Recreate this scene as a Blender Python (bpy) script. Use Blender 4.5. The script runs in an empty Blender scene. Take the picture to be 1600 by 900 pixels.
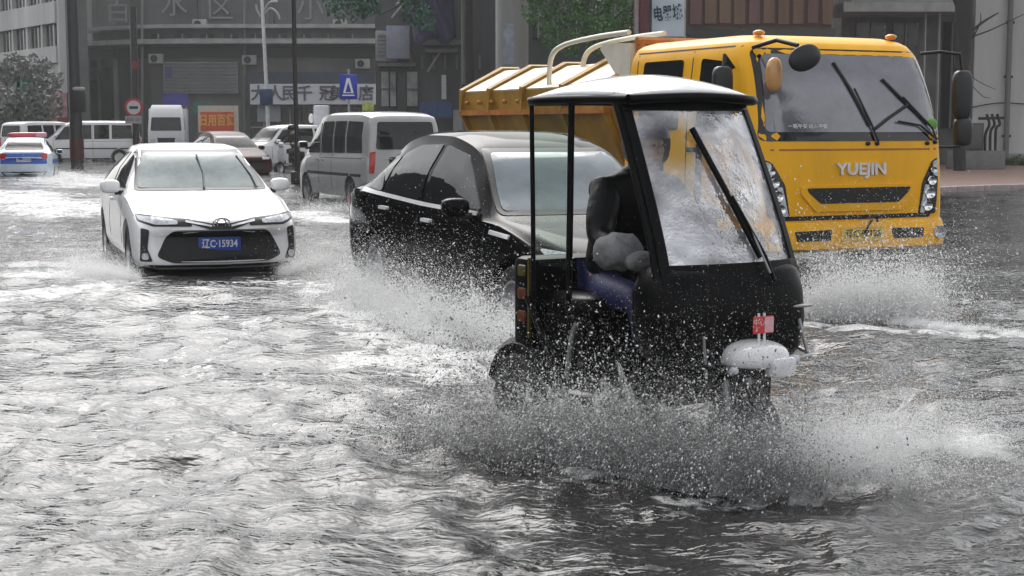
import bpy, bmesh, math, random
import numpy as np
from mathutils import Vector, Matrix
from mathutils.bvhtree import BVHTree
R = math.radians
random.seed(7); rng = np.random.default_rng(11)
scene = bpy.context.scene
C = scene.collection

# ---------------------------------------------------------------- camera
CAM_H, FPX, HOR = 1.5, 2400.0, 200.0          # metres above the water, focal length and horizon row (1600 x 900)
PITCH = math.atan((450 - HOR) / FPX)
cam_d = bpy.data.cameras.new('camera'); cam = bpy.data.objects.new('camera', cam_d); C.objects.link(cam)
cam.location = (0, 0, CAM_H); cam.rotation_euler = (math.pi / 2 - PITCH, 0, 0)
cam_d.sensor_width = 36; cam_d.lens = FPX / 1600 * 36
cam_d.clip_start = 0.1; cam_d.clip_end = 6000
scene.camera = cam
# ---------------------------------------------------------------- overcast sky
SUN_EL, SUN_AZ = 50, 346                       # degrees; azimuth clockwise from +Y
world = bpy.data.worlds.new('World'); scene.world = world; world.use_nodes = True
wt = world.node_tree; wn, wl = wt.nodes, wt.links
sky = wn.new('ShaderNodeTexSky'); sky.sky_type = 'NISHITA'; sky.sun_disc = False
sky.sun_elevation = R(SUN_EL); sky.sun_rotation = R(SUN_AZ); sky.air_density = 1.4; sky.dust_density = 3.0; sky.ozone_density = 1.0
hsv = wn.new('ShaderNodeHueSaturation'); hsv.inputs['Saturation'].default_value = 0.14
tc = wn.new('ShaderNodeTexCoord'); cn = wn.new('ShaderNodeTexNoise')      # soft cloud cover all round the sky
cn.inputs['Scale'].default_value = 2.2; cn.inputs['Detail'].default_value = 6; cn.inputs['Roughness'].default_value = 0.55
cr = wn.new('ShaderNodeMapRange'); cr.inputs['From Min'].default_value = 0.3; cr.inputs['From Max'].default_value = 0.7
cr.inputs['To Min'].default_value = 0.6; cr.inputs['To Max'].default_value = 1.4
mx = wn.new('ShaderNodeMix'); mx.data_type = 'RGBA'; mx.blend_type = 'MULTIPLY'; mx.inputs['Factor'].default_value = 1
wl.new(tc.outputs['Generated'], cn.inputs['Vector']); wl.new(cn.outputs['Fac'], cr.inputs['Value'])
wl.new(sky.outputs['Color'], hsv.inputs['Color']); wl.new(hsv.outputs['Color'], mx.inputs['A']); wl.new(cr.outputs['Result'], mx.inputs['B'])
wl.new(mx.outputs['Result'], wn['Background'].inputs['Color'])
wn['Background'].inputs['Strength'].default_value = 0.12
sun_d = bpy.data.lights.new('sun', 'SUN'); sun = bpy.data.objects.new('sun', sun_d); C.objects.link(sun)
sun_d.energy = 0.75; sun_d.angle = R(50); sun_d.color = (1, 0.97, 0.93)
sun.location = (0, 0, 30); sun.rotation_euler = (R(90 - SUN_EL), 0, R(180 - SUN_AZ))
scene.cycles.transparent_max_bounces = 24; scene.cycles.max_bounces = 8
vs = scene.view_settings; vs.view_transform = 'Standard'; vs.look = 'None'; vs.gamma = 1; vs.exposure = 1.0

# ---------------------------------------------------------------- helpers
def at(px, py, Y):
    """world point seen at pixel (px,py) of the 1600x900 picture, at distance Y in front of the camera"""
    dx = (px - 800) / FPX; dv = (450 - py) / FPX
    d = Vector((dx, math.cos(PITCH) + dv * math.sin(PITCH), -math.sin(PITCH) + dv * math.cos(PITCH)))
    return Vector((0, 0, CAM_H)) + d * (Y / d.y)
GROUND = -0.15
MATS = {}
def mat(name, col, rough=0.5, metal=0.0, var=0.15, scale=6.0, bump=0.0, bscale=40.0, coat=0.0, ior=1.45, emit=None, spec=None, trans=0.0, streak=False):
    if name in MATS: return MATS[name]
    m = bpy.data.materials.new(name); m.use_nodes = True; MATS[name] = m
    nt = m.node_tree; n, l = nt.nodes, nt.links; b = n['Principled BSDF']
    b.inputs['Roughness'].default_value = rough; b.inputs['Metallic'].default_value = metal; b.inputs['IOR'].default_value = ior
    b.inputs['Coat Weight'].default_value = coat; b.inputs['Coat Roughness'].default_value = 0.04
    b.inputs['Transmission Weight'].default_value = trans
    if spec is not None: b.inputs['Specular IOR Level'].default_value = spec
    t = n.new('ShaderNodeTexCoord')
    no = n.new('ShaderNodeTexNoise'); no.inputs['Scale'].default_value = scale; no.inputs['Detail'].default_value = 8; no.inputs['Roughness'].default_value = 0.65
    src = t.outputs['Object']
    if streak:
        mp = n.new('ShaderNodeMapping'); mp.inputs['Scale'].default_value = (1, 1, 0.16); l.new(src, mp.inputs['Vector']); src = mp.outputs['Vector']
    l.new(src, no.inputs['Vector'])
    ra = n.new('ShaderNodeMapRange'); ra.inputs['From Min'].default_value = 0.3; ra.inputs['From Max'].default_value = 0.7
    ra.inputs['To Min'].default_value = 1 - var; ra.inputs['To Max'].default_value = 1 + var
    l.new(no.outputs['Fac'], ra.inputs['Value'])
    mi = n.new('ShaderNodeMix'); mi.data_type = 'RGBA'; mi.blend_type = 'MULTIPLY'; mi.inputs['Factor'].default_value = 1
    mi.inputs['A'].default_value = (*col, 1); l.new(ra.outputs['Result'], mi.inputs['B']); l.new(mi.outputs['Result'], b.inputs['Base Color'])
    if bump:
        bn = n.new('ShaderNodeTexNoise'); bn.inputs['Scale'].default_value = bscale; bn.inputs['Detail'].default_value = 4; l.new(t.outputs['Object'], bn.inputs['Vector'])
        bp = n.new('ShaderNodeBump'); bp.inputs['Strength'].default_value = bump; bp.inputs['Distance'].default_value = 0.02
        l.new(bn.outputs['Fac'], bp.inputs['Height']); l.new(bp.outputs['Normal'], b.inputs['Normal'])
    if emit: b.inputs['Emission Color'].default_value = (*emit[:3], 1); b.inputs['Emission Strength'].default_value = emit[3]
    return m
def tag(o, label=None, cat=None, group=None, kind=None):
    if label: o['label'] = label
    if cat: o['category'] = cat
    if group: o['group'] = group
    if kind: o['kind'] = kind
    return o
def thing(name, label, cat, loc=(0, 0, 0), rz=0, group=None, rx=0):
    o = bpy.data.objects.new(name, None); C.objects.link(o); o.empty_display_size = 0.2
    o.location = loc; o.rotation_euler = (rx, 0, rz); return tag(o, label, cat, group)
def obj(name, me, m=None, parent=None, smooth=None):
    if isinstance(me, bmesh.types.BMesh):
        bm = me; me = bpy.data.meshes.new(name); bm.to_mesh(me); bm.free()
    if m is not None:
        me.materials.clear(); me.materials.append(m)
    if smooth is not None:
        me.shade_smooth()
        if smooth < 179: me.set_sharp_from_angle(angle=R(smooth))
    o = bpy.data.objects.new(name, me); C.objects.link(o)
    if parent is not None: o.parent = parent
    return o
def box(bm, x0, x1, y0, y1, z0, z1, bevel=0, M=None):
    r = bmesh.ops.create_cube(bm, size=1); vs_ = r['verts']
    bmesh.ops.scale(bm, vec=(x1 - x0, y1 - y0, z1 - z0), verts=vs_)
    bmesh.ops.translate(bm, vec=((x0 + x1) / 2, (y0 + y1) / 2, (z0 + z1) / 2), verts=vs_)
    if bevel:
        es = list({e for v in vs_ for e in v.link_edges})
        g = bmesh.ops.bevel(bm, geom=es, offset=bevel, segments=2, affect='EDGES', profile=0.5); vs_ = list({v for f in g['faces'] for v in f.verts} | {v for v in vs_ if v.is_valid})
    if M is not None: bmesh.ops.transform(bm, matrix=M, verts=[v for v in vs_ if v.is_valid])
    return vs_
def boxo(name, x0, x1, y0, y1, z0, z1, m, parent=None, bevel=0, M=None):
    bm = bmesh.new(); box(bm, x0, x1, y0, y1, z0, z1, bevel, M); return obj(name, bm, m, parent, 40 if bevel else None)
def tube(bm, pts, rad, seg=10, caps=True):
    pts = [Vector(p) for p in pts]; rs = rad if isinstance(rad, (list, tuple)) else [rad] * len(pts)
    rings = []; prev = None
    for i, p in enumerate(pts):
        a = pts[max(i - 1, 0)]; b = pts[min(i + 1, len(pts) - 1)]; d = (b - a).normalized()
        if prev is None: u = d.orthogonal().normalized()
        else: u = (prev - d * prev.dot(d)); u = u.normalized() if u.length > 1e-6 else d.orthogonal().normalized()
        prev = u; w = d.cross(u)
        rings.append([bm.verts.new(p + (u * math.cos(2 * math.pi * k / seg) + w * math.sin(2 * math.pi * k / seg)) * rs[i]) for k in range(seg)])
    for r0, r1 in zip(rings, rings[1:]):
        for k in range(seg): bm.faces.new((r0[k], r0[(k + 1) % seg], r1[(k + 1) % seg], r1[k]))
    if caps: bm.faces.new(list(reversed(rings[0]))); bm.faces.new(rings[-1])
def tubeo(name, pts, rad, m, parent=None, seg=10):
    bm = bmesh.new(); tube(bm, pts, rad, seg); return obj(name, bm, m, parent, 50)
def curve_pts(pts, n=8):
    """catmull-rom through points"""
    P = [Vector(p) for p in pts]; out = []
    for i in range(len(P) - 1):
        p0, p1, p2, p3 = P[max(i - 1, 0)], P[i], P[i + 1], P[min(i + 2, len(P) - 1)]
        for k in range(n):
            t = k / n; out.append(0.5 * ((2 * p1) + (p2 - p0) * t + (2 * p0 - 5 * p1 + 4 * p2 - p3) * t * t + (3 * p1 - p0 - 3 * p2 + p3) * t ** 3))
    return out + [P[-1]]
def lathe(bm, prof, seg=28, axis='X', centre=(0, 0, 0)):
    """prof: (radius, along-axis)"""
    rings = []
    for r, h in prof:
        ring = []
        for k in range(seg):
            a = 2 * math.pi * k / seg; c, s = math.cos(a) * r, math.sin(a) * r
            v = {'X': (h, c, s), 'Y': (c, h, s), 'Z': (c, s, h)}[axis]
            ring.append(bm.verts.new(Vector(centre) + Vector(v)))
        rings.append(ring)
    for r0, r1 in zip(rings, rings[1:]):
        for k in range(seg): bm.faces.new((r0[k], r0[(k + 1) % seg], r1[(k + 1) % seg], r1[k]))
    return rings
def superell(bm, c, rad, p=0.6, nu=20, nv=12, M=None):
    """rounded-box solid (superellipsoid)"""
    def sp(x): return math.copysign(abs(x) ** p, x)
    rows = []
    for j in range(nv + 1):
        v = -math.pi / 2 + math.pi * j / nv; row = []
        for i in range(nu):
            u = 2 * math.pi * i / nu
            q = Vector((sp(math.cos(v)) * sp(math.cos(u)) * rad[0], sp(math.cos(v)) * sp(math.sin(u)) * rad[1], sp(math.sin(v)) * rad[2]))
            if M is not None: q = M @ q
            row.append(bm.verts.new(q + Vector(c)))
        rows.append(row)
    for r0, r1 in zip(rows, rows[1:]):
        for i in range(nu):
            try: bm.faces.new((r0[i], r0[(i + 1) % nu], r1[(i + 1) % nu], r1[i]))
            except ValueError: pass
    bmesh.ops.remove_doubles(bm, verts=rows[0] + rows[-1], dist=1e-5)
def supero(name, c, rad, m, parent=None, p=0.6, M=None, nu=20, nv=12):
    bm = bmesh.new(); superell(bm, c, rad, p, nu, nv, M); return obj(name, bm, m, parent, 180)
def pchip(keys, t):
    xs = np.array([k[0] for k in keys], float); ys = np.array([k[1] for k in keys], float)
    h = np.diff(xs); d = np.diff(ys) / h; m = np.zeros(len(xs))
    for i in range(1, len(xs) - 1):
        if d[i - 1] * d[i] > 0:
            w1 = 2 * h[i] + h[i - 1]; w2 = h[i] + 2 * h[i - 1]; m[i] = (w1 + w2) / (w1 / d[i - 1] + w2 / d[i])
    m[0], m[-1] = d[0], d[-1]
    t = np.clip(t, xs[0], xs[-1]); i = np.clip(np.searchsorted(xs, t) - 1, 0, len(h) - 1)
    s = (t - xs[i]) / h[i]
    return (1 + 2 * s) * (1 - s) ** 2 * ys[i] + s * (1 - s) ** 2 * h[i] * m[i] + s * s * (3 - 2 * s) * ys[i + 1] + s * s * (s - 1) * h[i] * m[i + 1]
def loft(sections):
    bm = bmesh.new(); rings = [[bm.verts.new(p) for p in s] for s in sections]; n = len(rings[0])
    for a, b in zip(rings, rings[1:]):
        for k in range(n): bm.faces.new((a[k], a[(k + 1) % n], b[(k + 1) % n], b[k]))
    for ring, rev in ((rings[0], True), (rings[-1], False)):
        bm.faces.new(list(reversed(ring)) if rev else ring)
    bmesh.ops.recalc_face_normals(bm, faces=bm.faces[:])
    return bm
def boolean_cut(bm, cutters):
    me = bpy.data.meshes.new('tmp'); bm.to_mesh(me); bm.free(); o = bpy.data.objects.new('tmp', me); C.objects.link(o)
    cbm = bmesh.new()
    for c in cutters: c(cbm)
    bmesh.ops.recalc_face_normals(cbm, faces=cbm.faces[:])
    cm = bpy.data.meshes.new('tmpc'); cbm.to_mesh(cm); cbm.free(); co = bpy.data.objects.new('tmpc', cm); C.objects.link(co)
    md = o.modifiers.new('b', 'BOOLEAN'); md.operation = 'DIFFERENCE'; md.solver = 'EXACT'; md.object = co
    bpy.context.view_layer.update(); dg = bpy.context.evaluated_depsgraph_get()
    res = bpy.data.meshes.new_from_object(o.evaluated_get(dg))
    bpy.data.objects.remove(o); bpy.data.objects.remove(co); bpy.data.meshes.remove(cm); bpy.data.meshes.remove(me)
    return res
def bvh_of(me):
    return BVHTree.FromPolygons([v.co.copy() for v in me.vertices], [list(p.vertices) for p in me.polygons])
def rnd(poly, r=0.04, n=4):
    """round a polygon's corners"""
    out = []; P = [Vector(p) for p in poly]
    for i, p in enumerate(P):
        a = P[i - 1] - p; b = P[(i + 1) % len(P)] - p; d = min(r, a.length * 0.45, b.length * 0.45)
        s, e = p + a.normalized() * d, p + b.normalized() * d
        for k in range(n + 1):
            t = k / n; out.append((1 - t) ** 2 * s + 2 * t * (1 - t) * p + t * t * e)
    return [tuple(v) for v in out]
AX = {'F': (Vector((0, 1, 0)), lambda u, v: Vector((u, -20, v))), 'B': (Vector((0, -1, 0)), lambda u, v: Vector((u, 20, v))),
      'L': (Vector((1, 0, 0)), lambda u, v: Vector((-20, u, v))), 'S': (Vector((-1, 0, 0)), lambda u, v: Vector((20, u, v))),
      'T': (Vector((0, 0, -1)), lambda u, v: Vector((u, v, 20)))}
def decal(name, bvh, poly, ax, m, parent, off=0.006, grid=0.09, depth=0.02):
    """a thin shaped panel that follows a body: polygon thrown along an axis on to the surface"""
    d, mk = AX[ax]; bm = bmesh.new()
    f = bm.faces.new([bm.verts.new((p[0], p[1], 0)) for p in poly]); bmesh.ops.triangulate(bm, faces=[f])
    for k in (0, 1):
        lo, hi = min(p[k] for p in poly), max(p[k] for p in poly); nn = max(1, int((hi - lo) / grid))
        for i in range(1, nn):
            c = lo + (hi - lo) * i / nn; no = (1, 0, 0) if k == 0 else (0, 1, 0); co = (c, 0, 0) if k == 0 else (0, c, 0)
            bmesh.ops.bisect_plane(bm, geom=bm.verts[:] + bm.edges[:] + bm.faces[:], plane_co=co, plane_no=no, dist=1e-6)
    bmesh.ops.remove_doubles(bm, verts=bm.verts[:], dist=1e-5)
    for v in bm.verts:
        o = mk(v.co.x, v.co.y); hit = bvh.ray_cast(o, d)
        if hit[0] is None:
            near = bvh.find_nearest(o + d * 19.2); q = near[0]
            q = Vector((q.x if d.x else o.x, q.y if d.y else o.y, q.z if d.z else o.z))
        else: q = hit[0]
        v.co = q - d * off
    be = [e for e in bm.edges if e.is_boundary]
    r = bmesh.ops.extrude_edge_only(bm, edges=be)
    for v in r['geom']:
        if isinstance(v, bmesh.types.BMVert): v.co += d * (off + depth)
    bmesh.ops.recalc_face_normals(bm, faces=bm.faces[:])
    return obj(name, bm, m, parent, 35)
def strip(p, q, w):
    """thin quad between two 2-D points"""
    a, b = Vector(p), Vector(q); n = (b - a).normalized(); n = Vector((-n.y, n.x)) * w / 2
    return [tuple(a + n), tuple(a - n), tuple(b - n), tuple(b + n)]
def text(name, s, size, m, parent=None, loc=(0, 0, 0), rot=(math.pi / 2, 0, 0), ext=0.004, align='CENTER', bold=0.0, sx=1.0):
    c = bpy.data.curves.new(name, 'FONT'); c.body = s; c.size = size; c.extrude = ext; c.align_x = align; c.align_y = 'CENTER'; c.offset = bold; c.resolution_u = 3
    t = bpy.data.objects.new(name, c); C.objects.link(t); bpy.context.view_layer.update()
    me = bpy.data.meshes.new_from_object(t.evaluated_get(bpy.context.evaluated_depsgraph_get())); bpy.data.objects.remove(t); bpy.data.curves.remove(c)
    me.materials.clear(); me.materials.append(m); o = bpy.data.objects.new(name, me); C.objects.link(o); o.location = loc; o.rotation_euler = rot; o.scale = (sx, 1, 1)
    if parent is not None: o.parent = parent
    return o
# common materials
BLACK = mat('black_plastic', (0.012, 0.012, 0.013), 0.45, var=0.2)
BGLOSS = mat('black_gloss', (0.006, 0.006, 0.007), 0.12, coat=0.3, var=0.1)
RUBBER = mat('tyre_rubber', (0.015, 0.015, 0.016), 0.7, bump=0.2)
CHROME = mat('chrome', (0.8, 0.8, 0.82), 0.12, 1.0, var=0.05)
ALLOY = mat('alloy', (0.45, 0.45, 0.47), 0.3, 0.9)
GLASS = mat('car_glass', (0.008, 0.009, 0.010), 0.05, ior=1.42, var=0.3, scale=3)
WSHIELD = mat('sky_tint_windscreen', (0.085, 0.125, 0.14), 0.06, ior=1.45, spec=.16, var=0.45, scale=5, bump=0.04, bscale=60)  # grey-blue base colour stands in for sky reflected in the glass
DIMGLASS = mat('dim_glass', (0.012, 0.014, 0.016), 0.08, spec=.15, var=0.4, scale=3)
WSPALE = mat('pale_sky_tint_windscreen', (0.10, 0.13, 0.15), 0.07, ior=1.9, var=0.3, scale=4, bump=0.04, bscale=60)  # paler version, sky reflection again put into the base colour
LENS = mat('lamp_lens', (0.55, 0.57, 0.62), 0.08, ior=1.6, var=0.4, scale=30)
REDLENS = mat('red_lens', (0.45, 0.012, 0.015), 0.12, coat=0.5)
AMBER = mat('amber_lens', (0.7, 0.25, 0.02), 0.15, coat=0.5)
PLATEBLUE = mat('plate_blue', (0.02, 0.09, 0.45), 0.35, var=0.08)
TRIM = mat('bright_trim', (0.75, 0.75, 0.76), 0.35, 0.3, var=0.05)
WHITEPAINT = mat('white_letter_paint', (0.8, 0.8, 0.8), 0.5, var=0.05)
# ---------------------------------------------------------------- ground, flood water, pavement
def wp(px, py):
    """point on the water surface (z = 0) seen at a pixel"""
    dx = (px - 800) / FPX; dv = (450 - py) / FPX; dz = -math.sin(PITCH) + dv * math.cos(PITCH); dy = math.cos(PITCH) + dv * math.sin(PITCH)
    k = -CAM_H / dz; return np.array((dx * k, dy * k))
ASPH = mat('wet_asphalt', (.05, .05, .05), .5, bump=.3)
bm = bmesh.new(); f = bm.faces.new([bm.verts.new(v) for v in ((-800, -800, GROUND), (800, -800, GROUND), (800, 800, GROUND), (-800, 800, GROUND))])
tag(obj('road', bm, ASPH), kind='structure')
def fan_noise(X, Y, n, l0, l1, seed, amp, aniso=0.0, sp=None):
    r = np.random.default_rng(seed); Z = np.zeros_like(X)
    for i in range(n):
        lam = math.exp(r.uniform(math.log(l0), math.log(l1))); th = r.uniform(0, 2 * math.pi) if not aniso else r.normal(aniso, .7); k = 2 * math.pi / lam; ph = r.uniform(0, 6.28)
        a = amp * lam * r.uniform(.5, 1.0)
        if sp is not None: a = a * np.clip((lam / sp - 2.2) / 2.0, 0, 1)
        w = np.sin(k * (X * math.cos(th) + Y * math.sin(th)) + ph + .8 * np.sin(.37 * k * (X * math.sin(th) - Y * math.cos(th)) + ph * 2))
        Z += a * (1 - 2 * np.abs(w) if i % 4 == 0 else w)
    return Z
ny, nx = 640, 460
ys_ = np.concatenate([np.linspace(-6, 2.4, 12), np.exp(np.linspace(math.log(2.6), math.log(700), ny))]); us = np.linspace(-.62, .62, nx)
Y = np.repeat(ys_[:, None], nx, 1); X = us[None, :] * (np.maximum(Y, 0) + 4.0)
SP = np.maximum(np.gradient(ys_)[:, None], (np.maximum(Y, 0) + 4) * 1.24 / nx)
VEH = [(.9, 7.1, .9, .9), (.2, 12.6, 1.5, .7), (-3.2, 16.4, 1.4, .7), (3.2, 15.2, 1.6, .8), (-3.5, 31, 2, .5), (-15, 49, 3, .5)]
rough = 1.0 + sum(a * np.exp(-(((X - x) ** 2 + (Y - y) ** 2) / (2 * s * s))) for x, y, s, a in VEH)
patch = .75 + .5 * np.clip(fan_noise(X, Y, 14, 2.5, 9, 5, .06) + .5, 0, 1)
Z = fan_noise(X, Y, 70, .12, .60, 1, .0086, 0, SP) * rough * patch + fan_noise(X, Y, 22, .7, 3.2, 2, .0034, 0, SP) * patch
nxm = len(ys_); idx = np.arange(nxm * nx).reshape(nxm, nx)
F = np.stack([idx[:-1, :-1], idx[:-1, 1:], idx[1:, 1:], idx[1:, :-1]], -1).reshape(-1, 4)
me = bpy.data.meshes.new('water'); me.vertices.add(nxm * nx); me.vertices.foreach_set('co', np.stack([X, Y, Z], -1).astype(np.float32).ravel())
me.loops.add(F.size); me.loops.foreach_set('vertex_index', F.ravel().astype(np.int32)); me.polygons.add(len(F)); me.polygons.foreach_set('loop_start', (np.arange(len(F)) * 4).astype(np.int32)); me.update(calc_edges=True)
# churned foam lies along the wakes
FO = np.zeros_like(X)
def foam(p, q, w, a):
    global FO
    p, q = wp(*p), wp(*q); d = q - p; L2 = (d ** 2).sum(); t = np.clip(((X - p[0]) * d[0] + (Y - p[1]) * d[1]) / L2, 0, 1)
    D = np.hypot(X - p[0] - t * d[0], Y - p[1] - t * d[1]); FO = np.maximum(FO, a * np.exp(-(D / w) ** 2))
foam((1255, 505), (1450, 520), 0.55, 0.44); foam((1430, 515), (1620, 533), 0.2, 0.44); foam((1270, 470), (1500, 470), 0.5, 0.28)
foam((540, 470), (700, 575), 0.55, 0.44); foam((560, 560), (880, 560), 0.35, 0.44); foam((460, 440), (540, 450), 0.6, 0.40)
foam((60, 425), (200, 440), 0.7, 0.44); foam((0, 460), (140, 455), 0.8, 0.40); foam((60, 268), (160, 290), 2.6, 0.44); foam((0, 300), (130, 330), 2.5, 0.44); foam((460, 330), (540, 345), 1.0, 0.44)
foam((640, 690), (1000, 760), 0.3, 0.3); foam((1200, 700), (1520, 690), 0.4, 0.44); foam((1050, 780), (1260, 770), 0.14, 0.40); foam((1250, 590), (1600, 570), 0.15, 0.22)
foam((0, 560), (480, 600), 1.0, 0.19); foam((0, 500), (380, 500), 1.0, 0.23); foam((0, 760), (420, 700), 0.6, 0.14); foam((60, 860), (500, 830), 0.5, 0.12)
at_ = me.attributes.new('foam', 'FLOAT', 'POINT'); at_.data.foreach_set('value', FO.astype(np.float32).ravel())
me.shade_smooth()
wm_ = bpy.data.materials.new('flood_water'); wm_.use_nodes = True; n, l = wm_.node_tree.nodes, wm_.node_tree.links; b = n['Principled BSDF']
b.inputs['IOR'].default_value = 1.34
geo = n.new('ShaderNodeNewGeometry'); fa = n.new('ShaderNodeAttribute'); fa.attribute_name = 'foam'
def noise(sc, det, rough_=.6, dist=0.0, src=None):
    q = n.new('ShaderNodeTexNoise'); q.inputs['Scale'].default_value = sc; q.inputs['Detail'].default_value = det; q.inputs['Roughness'].default_value = rough_; q.inputs['Distortion'].default_value = dist; l.new(src or geo.outputs['Position'], q.inputs['Vector']); return q
n1 = noise(7.0, 10, .72, .8); n2 = noise(1.1, 4, .6); mpw = n.new('ShaderNodeMapping'); mpw.inputs['Scale'].default_value = (.55, 1, 1); l.new(geo.outputs['Position'], mpw.inputs['Vector'])
n3 = noise(15, 1, .5, .5, mpw.outputs[0]); n4 = noise(44, 1, .5, .4, mpw.outputs[0])
add = n.new('ShaderNodeMath'); add.operation = 'ADD'; l.new(fa.outputs['Fac'], add.inputs[0]); l.new(n1.outputs['Fac'], add.inputs[1])
ad2 = n.new('ShaderNodeMath'); ad2.operation = 'MULTIPLY_ADD'; l.new(n2.outputs['Fac'], ad2.inputs[0]); ad2.inputs[1].default_value = .5; l.new(add.outputs[0], ad2.inputs[2])
fr_ = n.new('ShaderNodeMapRange'); fr_.interpolation_type = 'SMOOTHSTEP'; l.new(ad2.outputs[0], fr_.inputs['Value']); fr_.inputs['From Min'].default_value = 1.02; fr_.inputs['From Max'].default_value = 1.22
mc = n.new('ShaderNodeMix'); mc.data_type = 'RGBA'; mc.inputs['A'].default_value = (.022, .021, .021, 1); fb = noise(60, 3, .7); fbr = n.new('ShaderNodeMapRange'); fbr.inputs['From Min'].default_value = .35; fbr.inputs['From Max'].default_value = .65; fbr.inputs['To Min'].default_value = .28; fbr.inputs['To Max'].default_value = .72; l.new(fb.outputs['Fac'], fbr.inputs['Value']); l.new(fbr.outputs[0], mc.inputs['B'])
l.new(fr_.outputs[0], mc.inputs['Factor']); l.new(mc.outputs['Result'], b.inputs['Base Color'])
rr_ = n.new('ShaderNodeMapRange'); l.new(fr_.outputs[0], rr_.inputs['Value']); rr_.inputs['To Min'].default_value = .03; rr_.inputs['To Max'].default_value = .55; l.new(rr_.outputs[0], b.inputs['Roughness'])
hs = n.new('ShaderNodeMath'); hs.operation = 'MULTIPLY_ADD'; l.new(n4.outputs['Fac'], hs.inputs[0]); hs.inputs[1].default_value = .35; l.new(n3.outputs['Fac'], hs.inputs[2])
bp = n.new('ShaderNodeBump'); bp.inputs['Strength'].default_value = .8; bp.inputs['Distance'].default_value = .017; l.new(hs.outputs[0], bp.inputs['Height']); l.new(bp.outputs['Normal'], b.inputs['Normal'])
tag(obj('water', me, wm_), kind='structure')
# pavement on the right, kerb stones in a row
PAVE = mat('red_paving', (.20, .125, .10), .45, var=.35, scale=9, bump=.2); KERB = mat('kerb_concrete', (.30, .25, .25), .5, var=.2)
ka, kb = Vector(tuple(wp(1160, 312)) + (0,)), Vector(tuple(wp(1700, 292)) + (0,))
kd = (kb - ka).normalized(); kn = Vector((-kd.y, kd.x, 0)); kl = (kb - ka).length
pave = thing('pavement', None, None, ka, math.atan2(kd.y, kd.x)); pave.matrix_basis = Matrix.Translation(ka) @ Matrix.Rotation(math.atan2(kd.y, kd.x), 4, 'Z'); tag(pave, kind='structure')
Mi = pave.matrix_basis.inverted(); bm = bmesh.new(); k0, k1 = ka + kn * .26, kb + kd * 20 + kn * .26
pts_ = [k0, k1, Vector((k1.x + 5, 75, 0)), Vector((k0.x - 1.2, 75, 0))]
f = bm.faces.new([bm.verts.new(Mi @ Vector((p.x, p.y, .12))) for p in pts_]); r_ = bmesh.ops.extrude_face_region(bm, geom=[f]); bmesh.ops.translate(bm, vec=(0, 0, GROUND - .12), verts=[v for v in r_['geom'] if isinstance(v, bmesh.types.BMVert)]); bmesh.ops.recalc_face_normals(bm, faces=bm.faces[:]); obj('paving', bm, PAVE, pave)
for i in range(int(kl) + 20): boxo('kerb_stone', i + .006, i + .994, 0, .25, GROUND, .125 + .004 * (i % 3), KERB, pave, .015)
def leafmesh(clumps, n, size, seed, flat=.5):
    """clumps: (centre, radii); n leaves over all of them, each a bent four-sided blade"""
    r = np.random.default_rng(seed); w = np.array([c[1][0] * c[1][1] * c[1][2] for c in clumps]) ** .7; w = w / w.sum(); V = []; Fc = []
    pick = r.choice(len(clumps), n, p=w)
    for i in pick:
        c, rad = clumps[i]; d = r.normal(size=3); d /= np.linalg.norm(d); d *= r.uniform(.35, 1.05) ** .6; p = np.array(c) + d * np.array(rad)
        a = r.normal(size=3); a /= np.linalg.norm(a); u = np.cross(a, r.normal(size=3)); u /= np.linalg.norm(u) + 1e-9; s = size * r.uniform(.6, 1.3); k = len(V)
        V += [p - u * s, p + np.cross(a, u) * s * .45, p + u * s, p - np.cross(a, u) * s * .45 + a * s * .2]; Fc.append((k, k + 1, k + 2, k + 3))
    me = bpy.data.meshes.new('leaves'); me.from_pydata([tuple(v) for v in V], [], Fc); return me
# ---------------------------------------------------------------- buildings
def rect(px0, py0, px1, py1, Y):
    a, b = at(px0, py1, Y), at(px1, py0, Y); return a.x, b.x, a.z, b.z
def pbox(name, px0, py0, px1, py1, Y, dep, m, parent=None, bevel=0):
    x0, x1, z0, z1 = rect(px0, py0, px1, py1, Y); return boxo(name, x0, x1, Y, Y + dep, z0, z1, m, parent, bevel)
DARKW = mat('sooty_wall', (.13, .13, .131), .7, var=.3, scale=.5, streak=True); LEDGE = mat('ledge_concrete', (.34, .34, .34), .6, var=.3, scale=1.2); MIDG = mat('grey_panel', (.17, .17, .17), .6, var=.25, scale=.7, streak=True)
WINB = mat('dark_window', (.015, .017, .018), .12, ior=1.5, var=.4, scale=.8); LIGHTW = mat('pale_wall', (.36, .36, .36), .65, var=.22, scale=.6, streak=True); FRAME = mat('window_frame', (.30, .30, .30), .5)
SIGNW = mat('sign_white', (.62, .62, .66), .45, var=.06); SIGNTXT = mat('sign_lettering', (.10, .10, .13), .6); GREYTXT = mat('grey_lettering', (.24, .24, .24), .6); SIGNB = mat('sign_blue', (.02, .04, .40), .4)
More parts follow.
